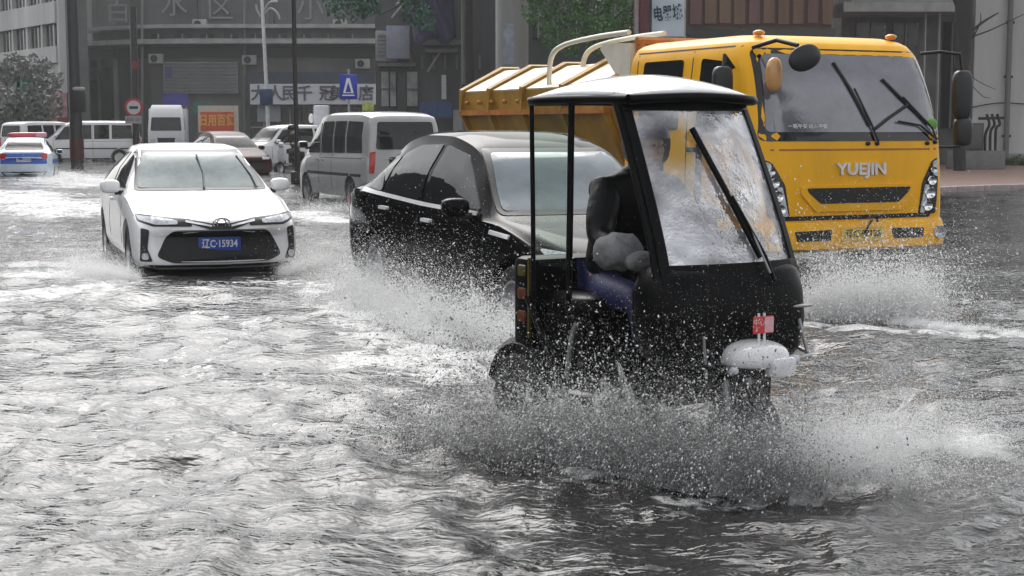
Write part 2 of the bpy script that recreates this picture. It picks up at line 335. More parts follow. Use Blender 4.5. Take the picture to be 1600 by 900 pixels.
# dark commercial building with rounded corner
bld = thing('corner_building', 'dark corner building with double ledge and white shop sign, behind the traffic', 'building', (0, 0, 0))
plan = [(-8.3, 98), (-20, 98), (-23, 98.6), (-25.6, 100.3), (-27.8, 103), (-29.6, 106.6), (-31, 111), (-32, 118)]
def band(name, z0, z1, off, m, parent, pl=plan, thick=.4):
    bm = bmesh.new(); P3 = [Vector((x, y, 0)) for x, y in pl]; rows = []
    for i, p in enumerate(P3):
        t = (P3[min(i + 1, len(P3) - 1)] - P3[max(i - 1, 0)]).normalized(); nrm = Vector((-t.y, t.x, 0))
        if nrm.y > 0 and i < 3: nrm = -nrm
        if nrm.dot(Vector((0, 0, 0)) - p) < 0: nrm = -nrm
        o = p + nrm * off; q = p - nrm * thick; rows.append([bm.verts.new((o.x, o.y, z0)), bm.verts.new((o.x, o.y, z1)), bm.verts.new((q.x, q.y, z1)), bm.verts.new((q.x, q.y, z0))])
    for a, b in zip(rows, rows[1:]):
        for k in range(4): bm.faces.new((a[k], a[(k + 1) % 4], b[(k + 1) % 4], b[k]))
    bm.faces.new(rows[0]); bm.faces.new(list(reversed(rows[-1]))); bmesh.ops.recalc_face_normals(bm, faces=bm.faces[:]); return obj(name, bm, m, parent)
band('wall', GROUND, 12.5, 0, DARKW, bld); band('ledge', 7.72, 7.95, 1.1, LEDGE, bld, plan[:5]); band('ledge', 6.72, 7.02, 1.7, LEDGE, bld); band('fascia', 5.95, 6.60, .25, mat('fascia_dark', (.035, .035, .036), .7), bld)
band('roof_band', 12.52, 13.1, .6, LEDGE, bld)
for p in [(-30.4, 108.4), (-29.2, 105.3), (-28.1, 103.2), (-26.9, 101.4), (-25.4, 99.6), (-23.9, 98.4)]:
    boxo('pilaster', p[0] - .14, p[0] + .14, p[1] - .34, p[1] + .1, GROUND, 5.94, LIGHTW if p[0] < -27 else MIDG, bld)
for i, (x0, x1) in enumerate(((-30.0, -29.4), (-28.8, -28.3), (-27.7, -27.0), (-26.5, -25.6))):
    yy = {0: 106.4, 1: 104.0, 2: 101.9, 3: 99.9}[i]; boxo('window', x0, x1, yy - .1, yy + .4, 1.2, 5.4, WINB, bld)
shut = pbox('shutter_panel', 256, 97, 371, 146, 97.7, .2, LIGHTW, bld)
for k in range(9): pbox('shutter_slat', 257, 98.5 + k * 5.2, 370, 101.8 + k * 5.2, 97.62, .07, MIDG, shut)
pbox('shutter_mark', 258, 105, 268, 122, 97.58, .03, mat('faded_blue', (.08, .08, .25), .6), shut)
for ch, px, py in (('水', 272, 8), ('区', 344, 14), ('小', 485, 14), ('百', 184, 18)):
    p = at(px, py, 97.85); text('facade_lettering', ch, 1.75, GREYTXT, bld, p, ext=.06)
sg = pbox('shop_sign', 391, 131, 586, 163, 96.6, .5, SIGNW, bld); 
for ch, px in (('大', 404), ('人', 430), ('民', 452), ('千', 476), ('冠', 511), ('美', 528), ('店', 572)): text('sign_lettering', ch, 1.0, SIGNTXT, sg, at(px, 147, 96.56), ext=.02, bold=.02)
pbox('sign_fascia', 391, 112, 586, 130, 96.9, .4, mat('blue_black_fascia', (.025, .04, .065), .5, var=.4, scale=.6), bld)
for k, (a, b_) in enumerate(((392, 432), (436, 470), (474, 505), (509, 545), (549, 585))):
    w_ = pbox('shop_window', a, 166, b_, 236, 97.7, .25, WINB, bld); pbox('window_frame', a, 198, b_, 200, 97.6, .08, FRAME, w_); pbox('window_frame', (a + b_) / 2 - .8, 166, (a + b_) / 2 + .8, 197.6, 97.6, .08, FRAME, w_)
pbox('shop_poster', 402, 164, 438, 190, 97.4, .06, mat('poster_pale', (.32, .35, .38), .6, var=.3, scale=1), bld)
pbox('yellow_placard', 566, 160, 584, 173, 96.3, .1, mat('placard_yellow', (.5, .55, .12), .5, var=.4, scale=4), bld)
for k in range(5): pbox('wall_window', 150 + k * 6, 10, 154 + k * 6, 40, 105 - k * .8, .3, MIDG, bld)
for a in (120, 300, 420, 560): pbox('upper_pilaster', a, -60, a + 6, 42, 97.7 if a > 200 else 107, .3, mat('pilaster_dark', (.085, .085, .086), .7), bld)
for px, py in ((232, 84), (300, 30), (378, 86), (520, 30), (555, 92)):
    ac = pbox('air_conditioner', px, py, px + 22, py + 15, 97.2, .55, LIGHTW, bld, .03); x0, x1, z0, z1 = rect(px + 3, py + 2, px + 14, py + 13, 97.17); bm = bmesh.new(); lathe(bm, [(.02, 97.16), ((x1 - x0) / 2, 97.16), ((x1 - x0) / 2, 97.19)], 16, 'Y', ((x0 + x1) / 2, 0, (z0 + z1) / 2)); obj('fan_grille', bm, BLACK, ac)
for k in range(9): w_ = pbox('upper_window', 236 + k * 38, 53, 258 + k * 38, 65, 97.8, .15, WINB, bld); pbox('window_frame', 246 + k * 38, 53, 248 + k * 38, 65, 97.7, .08, FRAME, w_)
for px in (222, 382, 592): tubeo('drainpipe', [at(px, 245, 97.6), at(px, -30, 97.6)], .09, MIDG, bld, 8)
# apartment block on the far left, its wall receding to the left
apt = thing('apartment_block', 'pale grey apartment block with window bands at the far left edge', 'building', (-25.6, 88, 0), math.atan2(-11, 7.8))
APW = mat('apartment_render', (.43, .43, .43), .65, var=.25, scale=.5, streak=True)
boxo('wall', -30, 0, .35, 1.6, GROUND, 14.2, mat('apartment_recess', (.10, .10, .10), .7, var=.3, scale=.6), apt)
boxo('corner_pier', -.35, .01, -.05, .34, 3.5, 14.2, APW, apt)
for z0, z1 in ((5.2, 6.15), (7.45, 8.65), (10.1, 11.2), (12.7, 14.2)): boxo('spandrel', -30, -.36, -.15, .34, z0, z1, APW, apt)
for z0, z1 in ((6.15, 7.45), (8.65, 10.1), (11.2, 12.7)):
    for k in range(11):
        x1 = -.5 - k * 2.7; boxo('pier', x1 - 2.7, x1 - 2.35, -.04, .34, z0 + .003, z1 - .003, APW, apt)
        w_ = boxo('window', x1 - 2.3, x1 - .02, .18, .33, z0 + .03, z1 - .03, WINB, apt)
        for fx in (.02, .76, 1.5, 2.18): boxo('mullion', x1 - 2.3 + fx, x1 - 2.3 + fx + .08, .10, .175, z0 + .03, z1 - .03, FRAME, w_)
for x0, x1 in ((-2.3, -1.25), (-1.15, -.05)): boxo('white_panel', x0, x1, .0, .3, 3.65, 5.15, LIGHTW, apt)
for x0, x1, m_ in ((-2.6, -1.9, mat('tan_board', (.30, .16, .05), .6)), (-1.8, -.9, mat('red_poster', (.28, .08, .07), .6, var=.6, scale=2)), (-.8, -.02, mat('pink_poster', (.38, .2, .22), .6, var=.4, scale=2))): boxo('shopfront_board', x0, x1, -.1, .3, 2.1, 3.6, m_, apt)
boxo('green_awning', -7.2, -5.7, -.4, .3, 3.7, 4.9, mat('teal_cloth', (.03, .16, .10), .7), apt)
boxo('red_shopfront', -3.2, -.02, -.3, .3, .8, 2.05, mat('red_front', (.25, .02, .02), .5, var=.3), apt); boxo('lit_sign', -1.3, -.5, -.36, -.305, 1.25, 1.75, mat('pale_red_sign', (.6, .25, .22), .5), apt)
for k in range(5): boxo('shop_window', -9.5 - k * 3, -7.4 - k * 3, .1, .34, .6, 3.2, WINB, apt)
# unseen terrace added left of the view to give the car flanks dark reflections
row = thing('added_terrace', 'unseen long dark terrace added along the left side of the street for reflections in car flanks', 'building', (-29, 40, 0), R(90))
boxo('wall', -34, 26, 0, 6, GROUND, 13, mat('terrace_wall', (.07, .07, .072), .7, var=.3, scale=.4), row)
for k in range(14):
    for z in (1, 4.6, 8.2): boxo('window', -32 + k * 4.1, -29.6 + k * 4.1, -.06, -.004, z, z + 2.2, WINB, row)
# service building in the middle
mid = thing('service_building', 'sooty grey building with pipes and vents between the shop and the pale pillar', 'building')
DK = mat('charcoal_wall', (.08, .08, .081), .75, var=.35, scale=.8, streak=True)
pbox('wall', 588, -230, 775, 262, 75, 8, DK, mid)
v_ = pbox('vent_box', 587, 48, 622, 96, 74.2, .79, mat('vent_grey', (.26, .26, .28), .5, var=.15), mid, .04); pbox('vent_hood', 604, 40, 640, 92, 73.9, .28, mat('vent_blue', (.25, .26, .32), .5), v_, .03)
for k in range(6): pbox('vent_slat', 590, 54 + k * 6, 602, 57 + k * 6, 74.12, .07, MIDG, v_)
for a, b_, c_, d_ in ((660, 62, 722, 70), (664, 76, 716, 82), (590, 98, 650, 103)): pbox('concrete_beam', a, b_, c_, d_, 74.3, .69, MIDG, mid)
for p0, p1 in (((690, 78), (668, 112)), ((612, 28), (634, 2))): tubeo('strut', [at(*p0, 74.4), at(*p1, 74.4)], .06, LEDGE, mid, 6)
for a, b_ in ((596, 607), (610, 618), (636, 652)): w_ = pbox('window', a, 112, b_, 166, 74.8, .19, mat('curtained_window', (.28, .28, .28), .4, var=.5, scale=1.5), mid); pbox('window_bar', a, 138, b_, 140, 74.7, .09, DARKW, w_)
pbox('doorway', 622, 118, 634, 210, 74.8, .19, WINB, mid); pbox('sign_strip', 690, 117, 697, 155, 74.5, .2, mat('sign_strip_white', (.55, .55, .55), .5), mid)
pbox('blue_board', 656, 160, 706, 184, 74.0, .2, mat('board_blue', (.03, .07, .19), .5, var=.3), mid); pbox('pale_board', 708, 172, 722, 205, 74.2, .2, LIGHTW, mid)
for k in range(7): pbox('wall_groove', 640 + k * 18, 86, 643 + k * 18, 108, 74.9, .09, MIDG, mid)
PT = mat('purple_tarpaulin', (.035, .03, .085), .5, var=.5, scale=3, bump=.5, bscale=3)
bm = bmesh.new(); g_ = []
for j in range(13):
    row = []
    for i in range(13):
        p = at(646 + i * 5.6 - j * .6, 64 - j * 9 + 6 * math.sin(i * .9), 73.2 - .5 * math.sin(i * .7 + j * .5) - .35 * math.sin(math.pi * i / 12)); row.append(bm.verts.new(p))
    g_.append(row)
for a, b_ in zip(g_, g_[1:]):
    for i in range(12): bm.faces.new((a[i], a[i + 1], b_[i + 1], b_[i]))
o = obj('tarpaulin', bm, PT, None, 180); tag(o, 'crumpled purple tarpaulin hanging high above the silver minibus', 'tarpaulin'); md = o.modifiers.new('t', 'SOLIDIFY'); md.thickness = .03
# pale round pillar
pil = thing('concrete_pillar', 'thick pale grey concrete pillar rising behind the truck skip', 'pillar', at(800, 232, 62)); pil.location.z = 0
tubeo('shaft', [(0, 0, GROUND), (0, 0, 12)], .66, mat('pillar_concrete', (.36, .36, .35), .6, var=.18, scale=1.5, streak=True), pil, 28); tubeo('collar', [(0, 0, GROUND), (0, 0, .8)], .74, LEDGE, pil, 28)
bm = bmesh.new(); box(bm, -.35, .1, -.71, -.67, 4.0, 5.6); obj('bill_poster', bm, mat('pale_poster', (.38, .42, .5), .6, var=.3, scale=3), pil)
# long dark wall behind the trees
bw = thing('backdrop_building', 'dark green-grey building behind the trees above the truck skip', 'building'); pbox('wall', 776, -260, 1075, 262, 70, 8, mat('dim_wall', (.05, .055, .052), .7, var=.4, scale=.5), bw)
for k in range(6): w_ = pbox('window', 832 + k * 30, 8, 850 + k * 30, 60, 69.9, .09, WINB, bw); pbox('window_frame', 840 + k * 30, 8, 842 + k * 30, 60, 69.82, .07, FRAME, w_)
# brown panelled building
bb = thing('brown_building', 'brown panelled building showing above the yellow truck cab', 'building')
BRN = mat('brown_panel', (.17, .10, .065), .6, var=.3, scale=1.2, streak=True)
pbox('wall', 1066, -420, 1309, 262, 56, 8, mat('brown_base', (.09, .055, .04), .7), bb)
for k in range(10): pbox('panel', 1078 + k * 23, -200, 1099 + k * 23, 38 - (k % 3), 55.9, .09, BRN if k % 4 else mat('brown_panel_red', (.15, .075, .075), .6, var=.3, scale=1, streak=True), bb)
pbox('window_band', 1070, 44, 1306, 130, 55.85, .13, WINB, bb); pbox('grey_pier', 1068, -420, 1077, 262, 55.7, .29, LEDGE, bb)
hs_ = thing('hanging_sign', 'pale blue-white sign board with dark characters left of the brown building', 'sign', at(1044, 30, 54.5))
x0, x1, z0, z1 = rect(1019, -45, 1070, 57, 54.5); o0 = hs_.location
boxo('board', x0 - o0.x, x1 - o0.x, 0, .2, z0 - o0.z, z1 - o0.z, mat('pale_blue_board', (.52, .60, .68), .45, var=.12, scale=1), hs_); text('lettering', '电器城', .55, mat('navy_lettering', (.01, .03, .07), .5), hs_, (-.02, -.02, .18), rot=(math.pi / 2, R(-6), 0), bold=.015, sx=.62); tubeo('bracket', [(.3, .2, .5), (.3, 1.2, .5)], .05, BLACK, hs_)
pr_ = thing('red_post', 'dark red post beside the pale blue sign board', 'post', at(1003, 250, 54)); pr_.location.z = 0
tubeo('shaft', [(0, 0, GROUND), (0, 0, 9)], .20, mat('maroon_paint', (.10, .015, .02), .5, var=.3), pr_, 12); tubeo('pale_pipe', [(-.24, -.1, GROUND), (-.24, -.1, 9)], .085, mat('pinkish_pipe', (.30, .22, .23), .5, var=.3), pr_, 10)
# grey house on the right
hh = thing('grey_house', 'light grey rendered house with dark porch at the right edge', 'building')
GW = mat('grey_render', (.43, .43, .43), .7, var=.16, scale=.9, streak=True, bump=.1)
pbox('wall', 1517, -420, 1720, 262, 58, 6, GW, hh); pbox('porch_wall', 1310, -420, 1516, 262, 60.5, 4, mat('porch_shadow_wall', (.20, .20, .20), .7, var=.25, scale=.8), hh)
pbox('eave', 1318, 3, 1508, 18, 57.2, 3.2, LEDGE, hh); pbox('upper_fascia', 1330, -60, 1500, 2.5, 57.9, 2.5, mat('upper_fascia', (.30, .30, .30), .7, var=.2, scale=1, streak=True), hh)
for a in (1440, 1462, 1506): pbox('porch_post', a, 18, a + 8, 262, 57.8, .25, GW, hh)
for a, b_ in ((1335, 1385), (1392, 1436), (1470, 1504)): w_ = pbox('window', a, 34, b_, 200, 60.35, .14, WINB, hh); pbox('window_frame', (a + b_) / 2 - 1, 34, (a + b_) / 2 + 1, 200, 60.25, .09, FRAME, w_)
p0 = at(1571, 255, 57.8); dp = tubeo('downpipe', [(p0.x, 57.8, .3), (p0.x, 57.8, 12)], .105, mat('pipe_grey', (.13, .13, .13), .5), hh, 10)
for z in (1.2, 3.4, 5.4): tubeo('pipe_clip', [(p0.x - .16, 57.8, z), (p0.x + .16, 57.8, z)], .05, BLACK, dp, 6)
supero('pipe_shoe', (p0.x + .02, 57.7, .28), (.14, .14, .1), mat('pale_shoe', (.5, .5, .5), .5), dp, .8, nu=10, nv=6)
tubeo('cable', curve_pts([at(1517, 168, 57.9), at(1560, 161, 57.85), at(1610, 163, 57.9)], 5), .022, BLACK, hh, 6)
pbox('plinth', 1517, 240, 1720, 258, 57.85, .14, mat('plinth_grey', (.26, .26, .25), .7, var=.3, scale=2), hh)
# meter cabinet with pipework by the tree
cb_ = thing('meter_cabinet', 'dark meter cabinet with pipework on a grey block beside the bare tree', 'cabinet', at(1530, 255, 52)); cb_.location.z = .12
boxo('block', -1.0, .75, -.4, .4, 0, .62, mat('cabinet_block', (.16, .16, .16), .6, var=.2, scale=2), cb_, .02); boxo('box', -.62, .05, -.25, .25, .63, 1.55, mat('cabinet_green', (.05, .06, .055), .5), cb_, .02); boxo('door', -.55, -.02, -.275, -.252, .7, 1.48, mat('cabinet_grey', (.09, .09, .09), .5), cb_, .01)
for x in (.15, .32, .5): tubeo('pipe', curve_pts([(x, -.1, .6), (x, -.1, 1.1 + x * .5), (x + .12, -.1, 1.5), (x + .02, -.1, 1.85)], 4), .05, BLACK, cb_, 8)
tubeo('pipe', [(-.1, -.1, 1.7), (.75, -.1, 1.72)], .05, BLACK, cb_, 8)
# ---------------------------------------------------------------- trees
BARK = mat('wet_bark', (.022, .020, .018), .7, var=.4, scale=5, bump=.6, bscale=12)
def tree(name, label, base, trunk_pts, rads, limbs, clumps, n, size, leafmat, seed, extra=None):
    t = thing(name, label, 'tree', base); tubeo('trunk', curve_pts(trunk_pts, 4), list(np.interp(np.linspace(0, 1, (len(trunk_pts) - 1) * 4 + 1), np.linspace(0, 1, len(rads)), rads)), BARK, t, 12)
    for a, b_, c_, r in limbs: tubeo('limb', curve_pts([a, b_, c_], 4), list(np.linspace(r, r * .35, 9)), BARK, t, 7)
    if clumps: obj('crown', leafmesh(clumps, n, size, seed), leafmat, t)
    return t
LG1 = mat('deep_green_leaves', (.012, .095, .05), .5, var=.5, scale=1.5); LG2 = mat('olive_leaves', (.05, .15, .025), .5, var=.55, scale=1.2); LG3 = mat('dull_leaves', (.17, .18, .165), .6, var=.5, scale=1.0)
r_ = random.Random(3)
b0 = at(737, 240, 60); b0.z = GROUND
cl1 = []
for px, py, rx, rz in ((545, 5, 1.0, .7), (530, -30, 1.2, .9), (575, 8, .6, .5), (648, 15, .55, .75), (640, -20, .9, .8), (665, 30, .4, .5), (690, -50, 1.4, 1.0), (760, -80, 1.6, 1.2), (600, -90, 1.6, 1.0), (820, -120, 1.8, 1.3)):
    p = at(px, py, 59 + r_.uniform(-1.2, 1.2)); cl1.append((tuple(p - b0), (rx, .9, rz)))
rel = lambda px, py, Y=60: tuple(at(px, py, Y) - b0)
tree('street_tree', 'dark leafy tree with slim trunk left of the pale concrete pillar', b0, [(0, 0, 0), rel(735, 150), rel(732, 60), rel(733, -60), rel(735, -140)], [.24, .20, .18, .15, .08],
     [(rel(733, 0), rel(690, -20), rel(645, 5), .10), (rel(733, -30), rel(640, -60), rel(560, -10), .11), (rel(734, -60), rel(800, -110), rel(830, -140), .1), (rel(645, -8), rel(620, 10), rel(590, 24), .05)], cl1, 5200, .11, LG1, 5)
pipe_ = thing('drainage_pole', 'slim grey pole standing just left of the dark leafy tree', 'pole', at(725, 240, 61)); pipe_.location.z = 0; tubeo('shaft', [(0, 0, GROUND), (0, 0, 8)], .09, MIDG, pipe_, 10); tubeo('clamp', [(0, 0, 3), (0, 0, 3.2)], .12, BLACK, pipe_, 10)
b1 = at(958, 240, 56); b1.z = GROUND; rel = lambda px, py, Y=56: tuple(at(px, py, Y) - b1); cl2 = []
for px, py, rx, rz in ((845, 20, .7, .6), (862, 55, .5, .5), (880, 10, .8, .7), (905, 40, .6, .5), (925, 15, .8, .6), (945, 45, .6, .5), (965, 20, .7, .7), (985, 50, .4, .5), (900, -40, 1.4, .9), (960, -50, 1.2, .9), (840, -30, 1.0, .8), (935, 70, .5, .4), (890, 75, .4, .35)):
    p = at(px, py, 55 + r_.uniform(-1, 1)); cl2.append((tuple(p - b1), (rx, .8, rz)))
tree('leafy_tree', 'olive green tree behind the truck between pillar and red post', b1, [(0, 0, 0), rel(955, 120), rel(950, 40), rel(945, -60)], [.17, .14, .11, .05], [(rel(953, 80), rel(910, 50), rel(880, 20), .06), (rel(950, 40), rel(975, 10), rel(985, -30), .05), (rel(948, 0), rel(880, -20), rel(845, 0), .06)], cl2, 6000, .085, LG2, 6)
b2 = at(1500, 250, 50); b2.z = .12; rel = lambda px, py, Y=50: tuple(at(px, py, Y) - b2)
lb = [(rel(1505, 60), rel(1535, 35), rel(1560, 20), .06), (rel(1502, 90), rel(1530, 40), rel(1532, 20), .03), (rel(1502, 20), rel(1480, -30), rel(1450, -80), .12), (rel(1506, 0), rel(1560, -50), rel(1620, -90), .12), (rel(1506, 110), rel(1530, 128), rel(1556, 140), .02), (rel(1506, 120), rel(1535, 150), rel(1548, 152), .018), (rel(1508, 60), rel(1545, 48), rel(1600, 22), .035)]
cl3 = [(rel(px, py, 50 + r_.uniform(-2, 2)), (2.2, 2.0, 1.4)) for px, py in ((1440, -150), (1520, -200), (1600, -160), (1660, -210), (1480, -260))]
tree('bare_trunk_tree', 'dark wet tree trunk with thin bare twigs in front of the grey house', b2, [(0, 0, 0), rel(1499, 180), rel(1504, 90), rel(1507, 0), rel(1512, -120), rel(1515, -230)], [.20, .21, .27, .29, .24, .12], lb, cl3, 5000, .14, LG2, 8)
b3 = at(30, 240, 82); b3.z = GROUND; rel = lambda px, py, Y=82: tuple(at(px, py, Y) - b3)
cl4 = [(rel(px, py, 81 + r_.uniform(-1.5, 1.5)), (r_.uniform(.5, 1.1), 1.0, r_.uniform(.4, .8))) for px, py in ((5, 115), (22, 104), (52, 152), (10, 150), (38, 165), (64, 176), (-4, 182), (74, 128), (25, 190), (-30, 135), (-35, 175), (50, 105), (82, 165))]
tree('shrubby_tree', 'dull grey-green tree in front of the apartment block at far left', b3, [(0, 0, 0), rel(31, 200), rel(28, 150), rel(30, 110)], [.18, .15, .11, .05], [(rel(30, 190), rel(15, 165), rel(5, 140), .07), (rel(30, 180), rel(48, 160), rel(62, 150), .07)], cl4, 3000, .17, LG3, 9)
b4 = Vector((13.5, 6.5, GROUND))
tree('roadside_tree', 'leafy roadside tree right of the viewpoint, mirrored in the tricycle windscreen', b4, [(0, 0, 0), (.1, 0, 2.5), (0, .2, 5), (-.1, .3, 8.5)], [.24, .2, .16, .06], [((0, .1, 4), (-1.2, .4, 5.4), (-2.2, .6, 6.4), .09), ((0, .1, 4.5), (1.0, -.6, 6), (1.8, -1.0, 7), .09), ((0, .2, 5), (-.5, 1.4, 6.4), (-.8, 2.4, 7.2), .08)],
     [((r_.uniform(-2.6, 2.0), r_.uniform(-2.2, 2.6), r_.uniform(4.6, 9.4)), (.75, .75, .6)) for _ in range(16)], 5200, .11, LG1, 12)
# weeds along the house wall
cw = [((at(px, 250, 57.3).x, 57.2, .22), (.35, .2, .12 + .1 * (k % 3))) for k, px in enumerate(range(1545, 1660, 9))]
tag(obj('weeds', leafmesh(cw, 2200, .05, 4), mat('weed_green', (.06, .10, .03), .6, var=.5)), 'low green weeds along the foot of the grey house wall', 'weeds', kind='stuff')
# ---------------------------------------------------------------- poles and signs
DPOLE = mat('dark_pole', (.035, .035, .037), .45, .2); WPOLE = mat('white_pole', (.68, .68, .70), .4)
q = at(121, 262, 60); up = thing('utility_pole', 'thick dark utility pole in front of the apartment corner', 'pole', (q.x, 60, 0)); tubeo('shaft', [(0, 0, GROUND), (-.02, 0, 4), (-.05, 0, 11)], [.26, .22, .2], DPOLE, up, 14); boxo('junction_box', -.05, .45, -.28, -.02, 2.1, 2.9, BLACK, up, .02); supero('clamp', (.2, -.2, 3.0), (.25, .1, .08), LEDGE, up, .6, nu=12, nv=6)
tubeo('red_band', [(0, 0, .2), (0, 0, 1.1)], .272, mat('red_band', (.07, .015, .015), .5), up, 14)
q = at(212, 258, 70); sp = thing('road_sign', 'round red-ringed road sign on a dark post', 'road sign', (q.x, 70, 0)); tubeo('post', [(.05, 0, GROUND), (.05, 0, 6.9)], .155, DPOLE, sp, 12)
c0 = at(209, 168, 69.7) - Vector((q.x, 70, 0))
def disc(name, r, y, m, parent, r0=0.001):
    bm = bmesh.new(); lathe(bm, [(r0, y), (r, y), (r, y + .02), (r0, y + .02)], 28, 'Y', (c0.x, c0.y, c0.z)); return obj(name, bm, m, parent, 40)
disc('ring', .42, 0, mat('sign_red', (.45, .03, .05), .4), sp); disc('face', .31, -.012, SIGNW, sp); boxo('symbol', c0.x - .19, c0.x + .19, c0.y - .03, c0.y - .014, c0.z - .06, c0.z + .06, BLACK, sp, .01)
x0, x1, z0, z1 = rect(196, 181, 221, 193, 69.7); boxo('plate', x0 - q.x, x1 - q.x, -.33, -.3, z0, z1, LIGHTW, sp); text('lettering', '8:00-20', .2, SIGNTXT, sp, ((x0 + x1) / 2 - q.x, -.335, (z0 + z1) / 2), ext=.002)
disc2 = boxo('red_flag', .0, .3, -.2, -.16, 4.15, 4.5, mat('flag_red', (.2, .03, .04), .6), sp)
q = at(463, 275, 42); lp = thing('black_pole', 'thin black street pole standing left of the silver minibus', 'pole', (q.x, 42, 0)); tubeo('shaft', [(.04, 0, GROUND), (0, 0, 3), (-.02, 0, 9)], .062, mat('pole_black', (.008, .008, .009), .4), lp, 12); tubeo('base_sleeve', [(.04, 0, GROUND), (.035, 0, .9)], .085, BLACK, lp, 12); boxo('base_box', -.14, .16, -.12, .12, .0, .32, BLACK, lp, .03)
q = at(419, 235, 72); wp_ = thing('white_lamp_pole', 'slim white lamp pole with blue box and curled bracket', 'lamp post', (q.x, 72, 0)); tubeo('shaft', [(.05, 0, GROUND), (-.02, 0, 3.2), (-.2, 0, 8), (-.23, 0, 9.5)], [.10, .09, .07, .05], WPOLE, wp_, 12)
boxo('control_box', -.32, .28, -.22, -.1, 2.55, 3.3, mat('box_blue', (.02, .045, .13), .5), wp_, .02)
for pts in (((-.2, 0, 6.6), (.2, 0, 7.0), (.55, 0, 6.75), (.62, 0, 6.5)), ((-.2, 0, 6.7), (.15, 0, 7.25), (.55, 0, 7.3)), ((-.2, 0, 6.6), (-.4, 0, 6.9), (-.45, 0, 7.2))): tubeo('bracket', curve_pts(pts, 4), .055, mat('bracket_pale', (.38, .38, .38), .5), wp_, 6)
q = at(543, 255, 50); cs = thing('crossing_sign', 'square blue pedestrian crossing sign with white triangle above the minibus', 'road sign', (q.x, 50, 0)); tubeo('post', [(.06, .03, GROUND), (.06, .03, 3.4)], .04, LIGHTW, cs, 10)
x0, x1, z0, z1 = rect(530, 116, 557, 155, 49.8); cx, cz = (x0 + x1) / 2 - q.x, (z0 + z1) / 2; boxo('panel', x0 - q.x, x1 - q.x, -.05, -.02, z0, z1, SIGNB, cs, .008)
bm = bmesh.new(); V3 = [bm.verts.new((cx + a, -.056, cz + b_)) for a, b_ in ((-.17, -.2), (.17, -.2), (.05, .28), (-.05, .28))]; bm.faces.new(V3); obj('triangle', bm, WHITEPAINT, cs)
bm = bmesh.new(); V3 = [bm.verts.new((cx + a, -.061, cz + b_)) for a, b_ in ((-.095, -.17), (.095, -.17), (0, .15))]; bm.faces.new(V3); obj('triangle_centre', bm, SIGNB, cs); boxo('base_line', cx - .2, cx + .2, -.06, -.052, cz - .29, cz - .25, WHITEPAINT, cs)
ad = thing('orange_billboard', 'orange advertising board with yellow characters behind the white saloon', 'billboard', (at(341, 220, 80).x, 80, 0)); o0 = ad.location
x0, x1, z0, z1 = rect(310, 165, 371, 207, 80); boxo('frame', x0 - o0.x, x1 - o0.x, 0, .2, z0, z1, mat('board_cream', (.60, .50, .42), .5), ad); boxo('panel', x0 - o0.x + .12, x1 - o0.x - .2, -.03, -.002, z0 + .08, z1 - .32, mat('board_orange', (.62, .09, .03), .5, var=.25, scale=2), ad)
text('lettering', '日用百货', .62, mat('board_yellow', (.80, .42, .08), .5), ad, (-.04, -.045, (z0 + z1) / 2 - .1), ext=.01, bold=.02, sx=.75)
for s in (-.8, .8): tubeo('leg', [(s, .1, GROUND), (s, .1, z0)], .05, BLACK, ad, 8)
tg = thing('teal_sign', 'small teal sign board left of the orange billboard', 'sign', (at(316, 220, 84).x, 84, 0)); x0, x1, z0, z1 = rect(302, 160, 331, 176, 84); boxo('panel', x0 - tg.location.x, x1 - tg.location.x, 0, .1, z0, z1, mat('teal_board', (.02, .14, .13), .5, var=.4, scale=2), tg); tubeo('post', [(0, .05, GROUND), (0, .05, z0)], .05, BLACK, tg)
bs = thing('blue_sign', 'flat blue sign board above the distant white lorry', 'sign', (at(276, 220, 94).x, 94, 0)); x0, x1, z0, z1 = rect(255, 147, 293, 166, 94); boxo('panel', x0 - bs.location.x, x1 - bs.location.x, 0, .1, z0, z1, mat('deep_blue_board', (.05, .045, .30), .5, var=.2, scale=1), bs)
for s in (-.62, .62): tubeo('post', [(s, .05, GROUND), (s, .05, z0)], .05, LIGHTW, bs)
# ---------------------------------------------------------------- vehicles: generic road car
def car_sections(P, n=64):
    L = P['L']; ts = np.unique(np.concatenate([np.linspace(0, L, n), [0.015, 0.03, 0.06, 0.1, L - 0.1, L - 0.05, L - 0.02]])); secs = []
    for t in ts:
        zt = float(pchip(P['zt'], t)); zb = float(pchip(P['zb'], t)); wm = float(pchip(P['wm'], t)); wr = float(pchip(P['wr'], t)); zl = float(pchip(P['zl'], t)); sw = float(pchip(P['sweep'], t))
        c = max(zt - zb, 0.02); h = zb - zl; tk = P.get('tuck', 0.93)
        half = [(0.0, zl), (0.72 * wm, zl), (tk * wm, zl + 0.035), (0.985 * wm, zl + 0.24 * h), (wm, zl + 0.5 * h), (0.995 * wm, zl + 0.76 * h), (0.975 * wm, zl + 0.93 * h), (0.95 * wm, zb)]
        x0 = 0.93 * wm
        bul = P.get('bulge', 0.03)
        half += [(x0, zb + 0.08 * c), (x0 + (wr - x0) * 0.42 + bul * min(c, 0.4), zb + 0.45 * c), (wr + bul * 0.3 * min(c, .4), zb + 0.8 * c), (wr * 0.955, zb + 0.925 * c), (wr * 0.8, zb + 0.975 * c), (wr * 0.42, zb + 0.995 * c), (0.0, zt)]
        pts = half + [(-x, z) for x, z in reversed(half[1:-1])]
        secs.append([Vector((x, t - L / 2 + sw * (x / max(wm, .01)) ** 2, z)) for x, z in pts])
    return secs
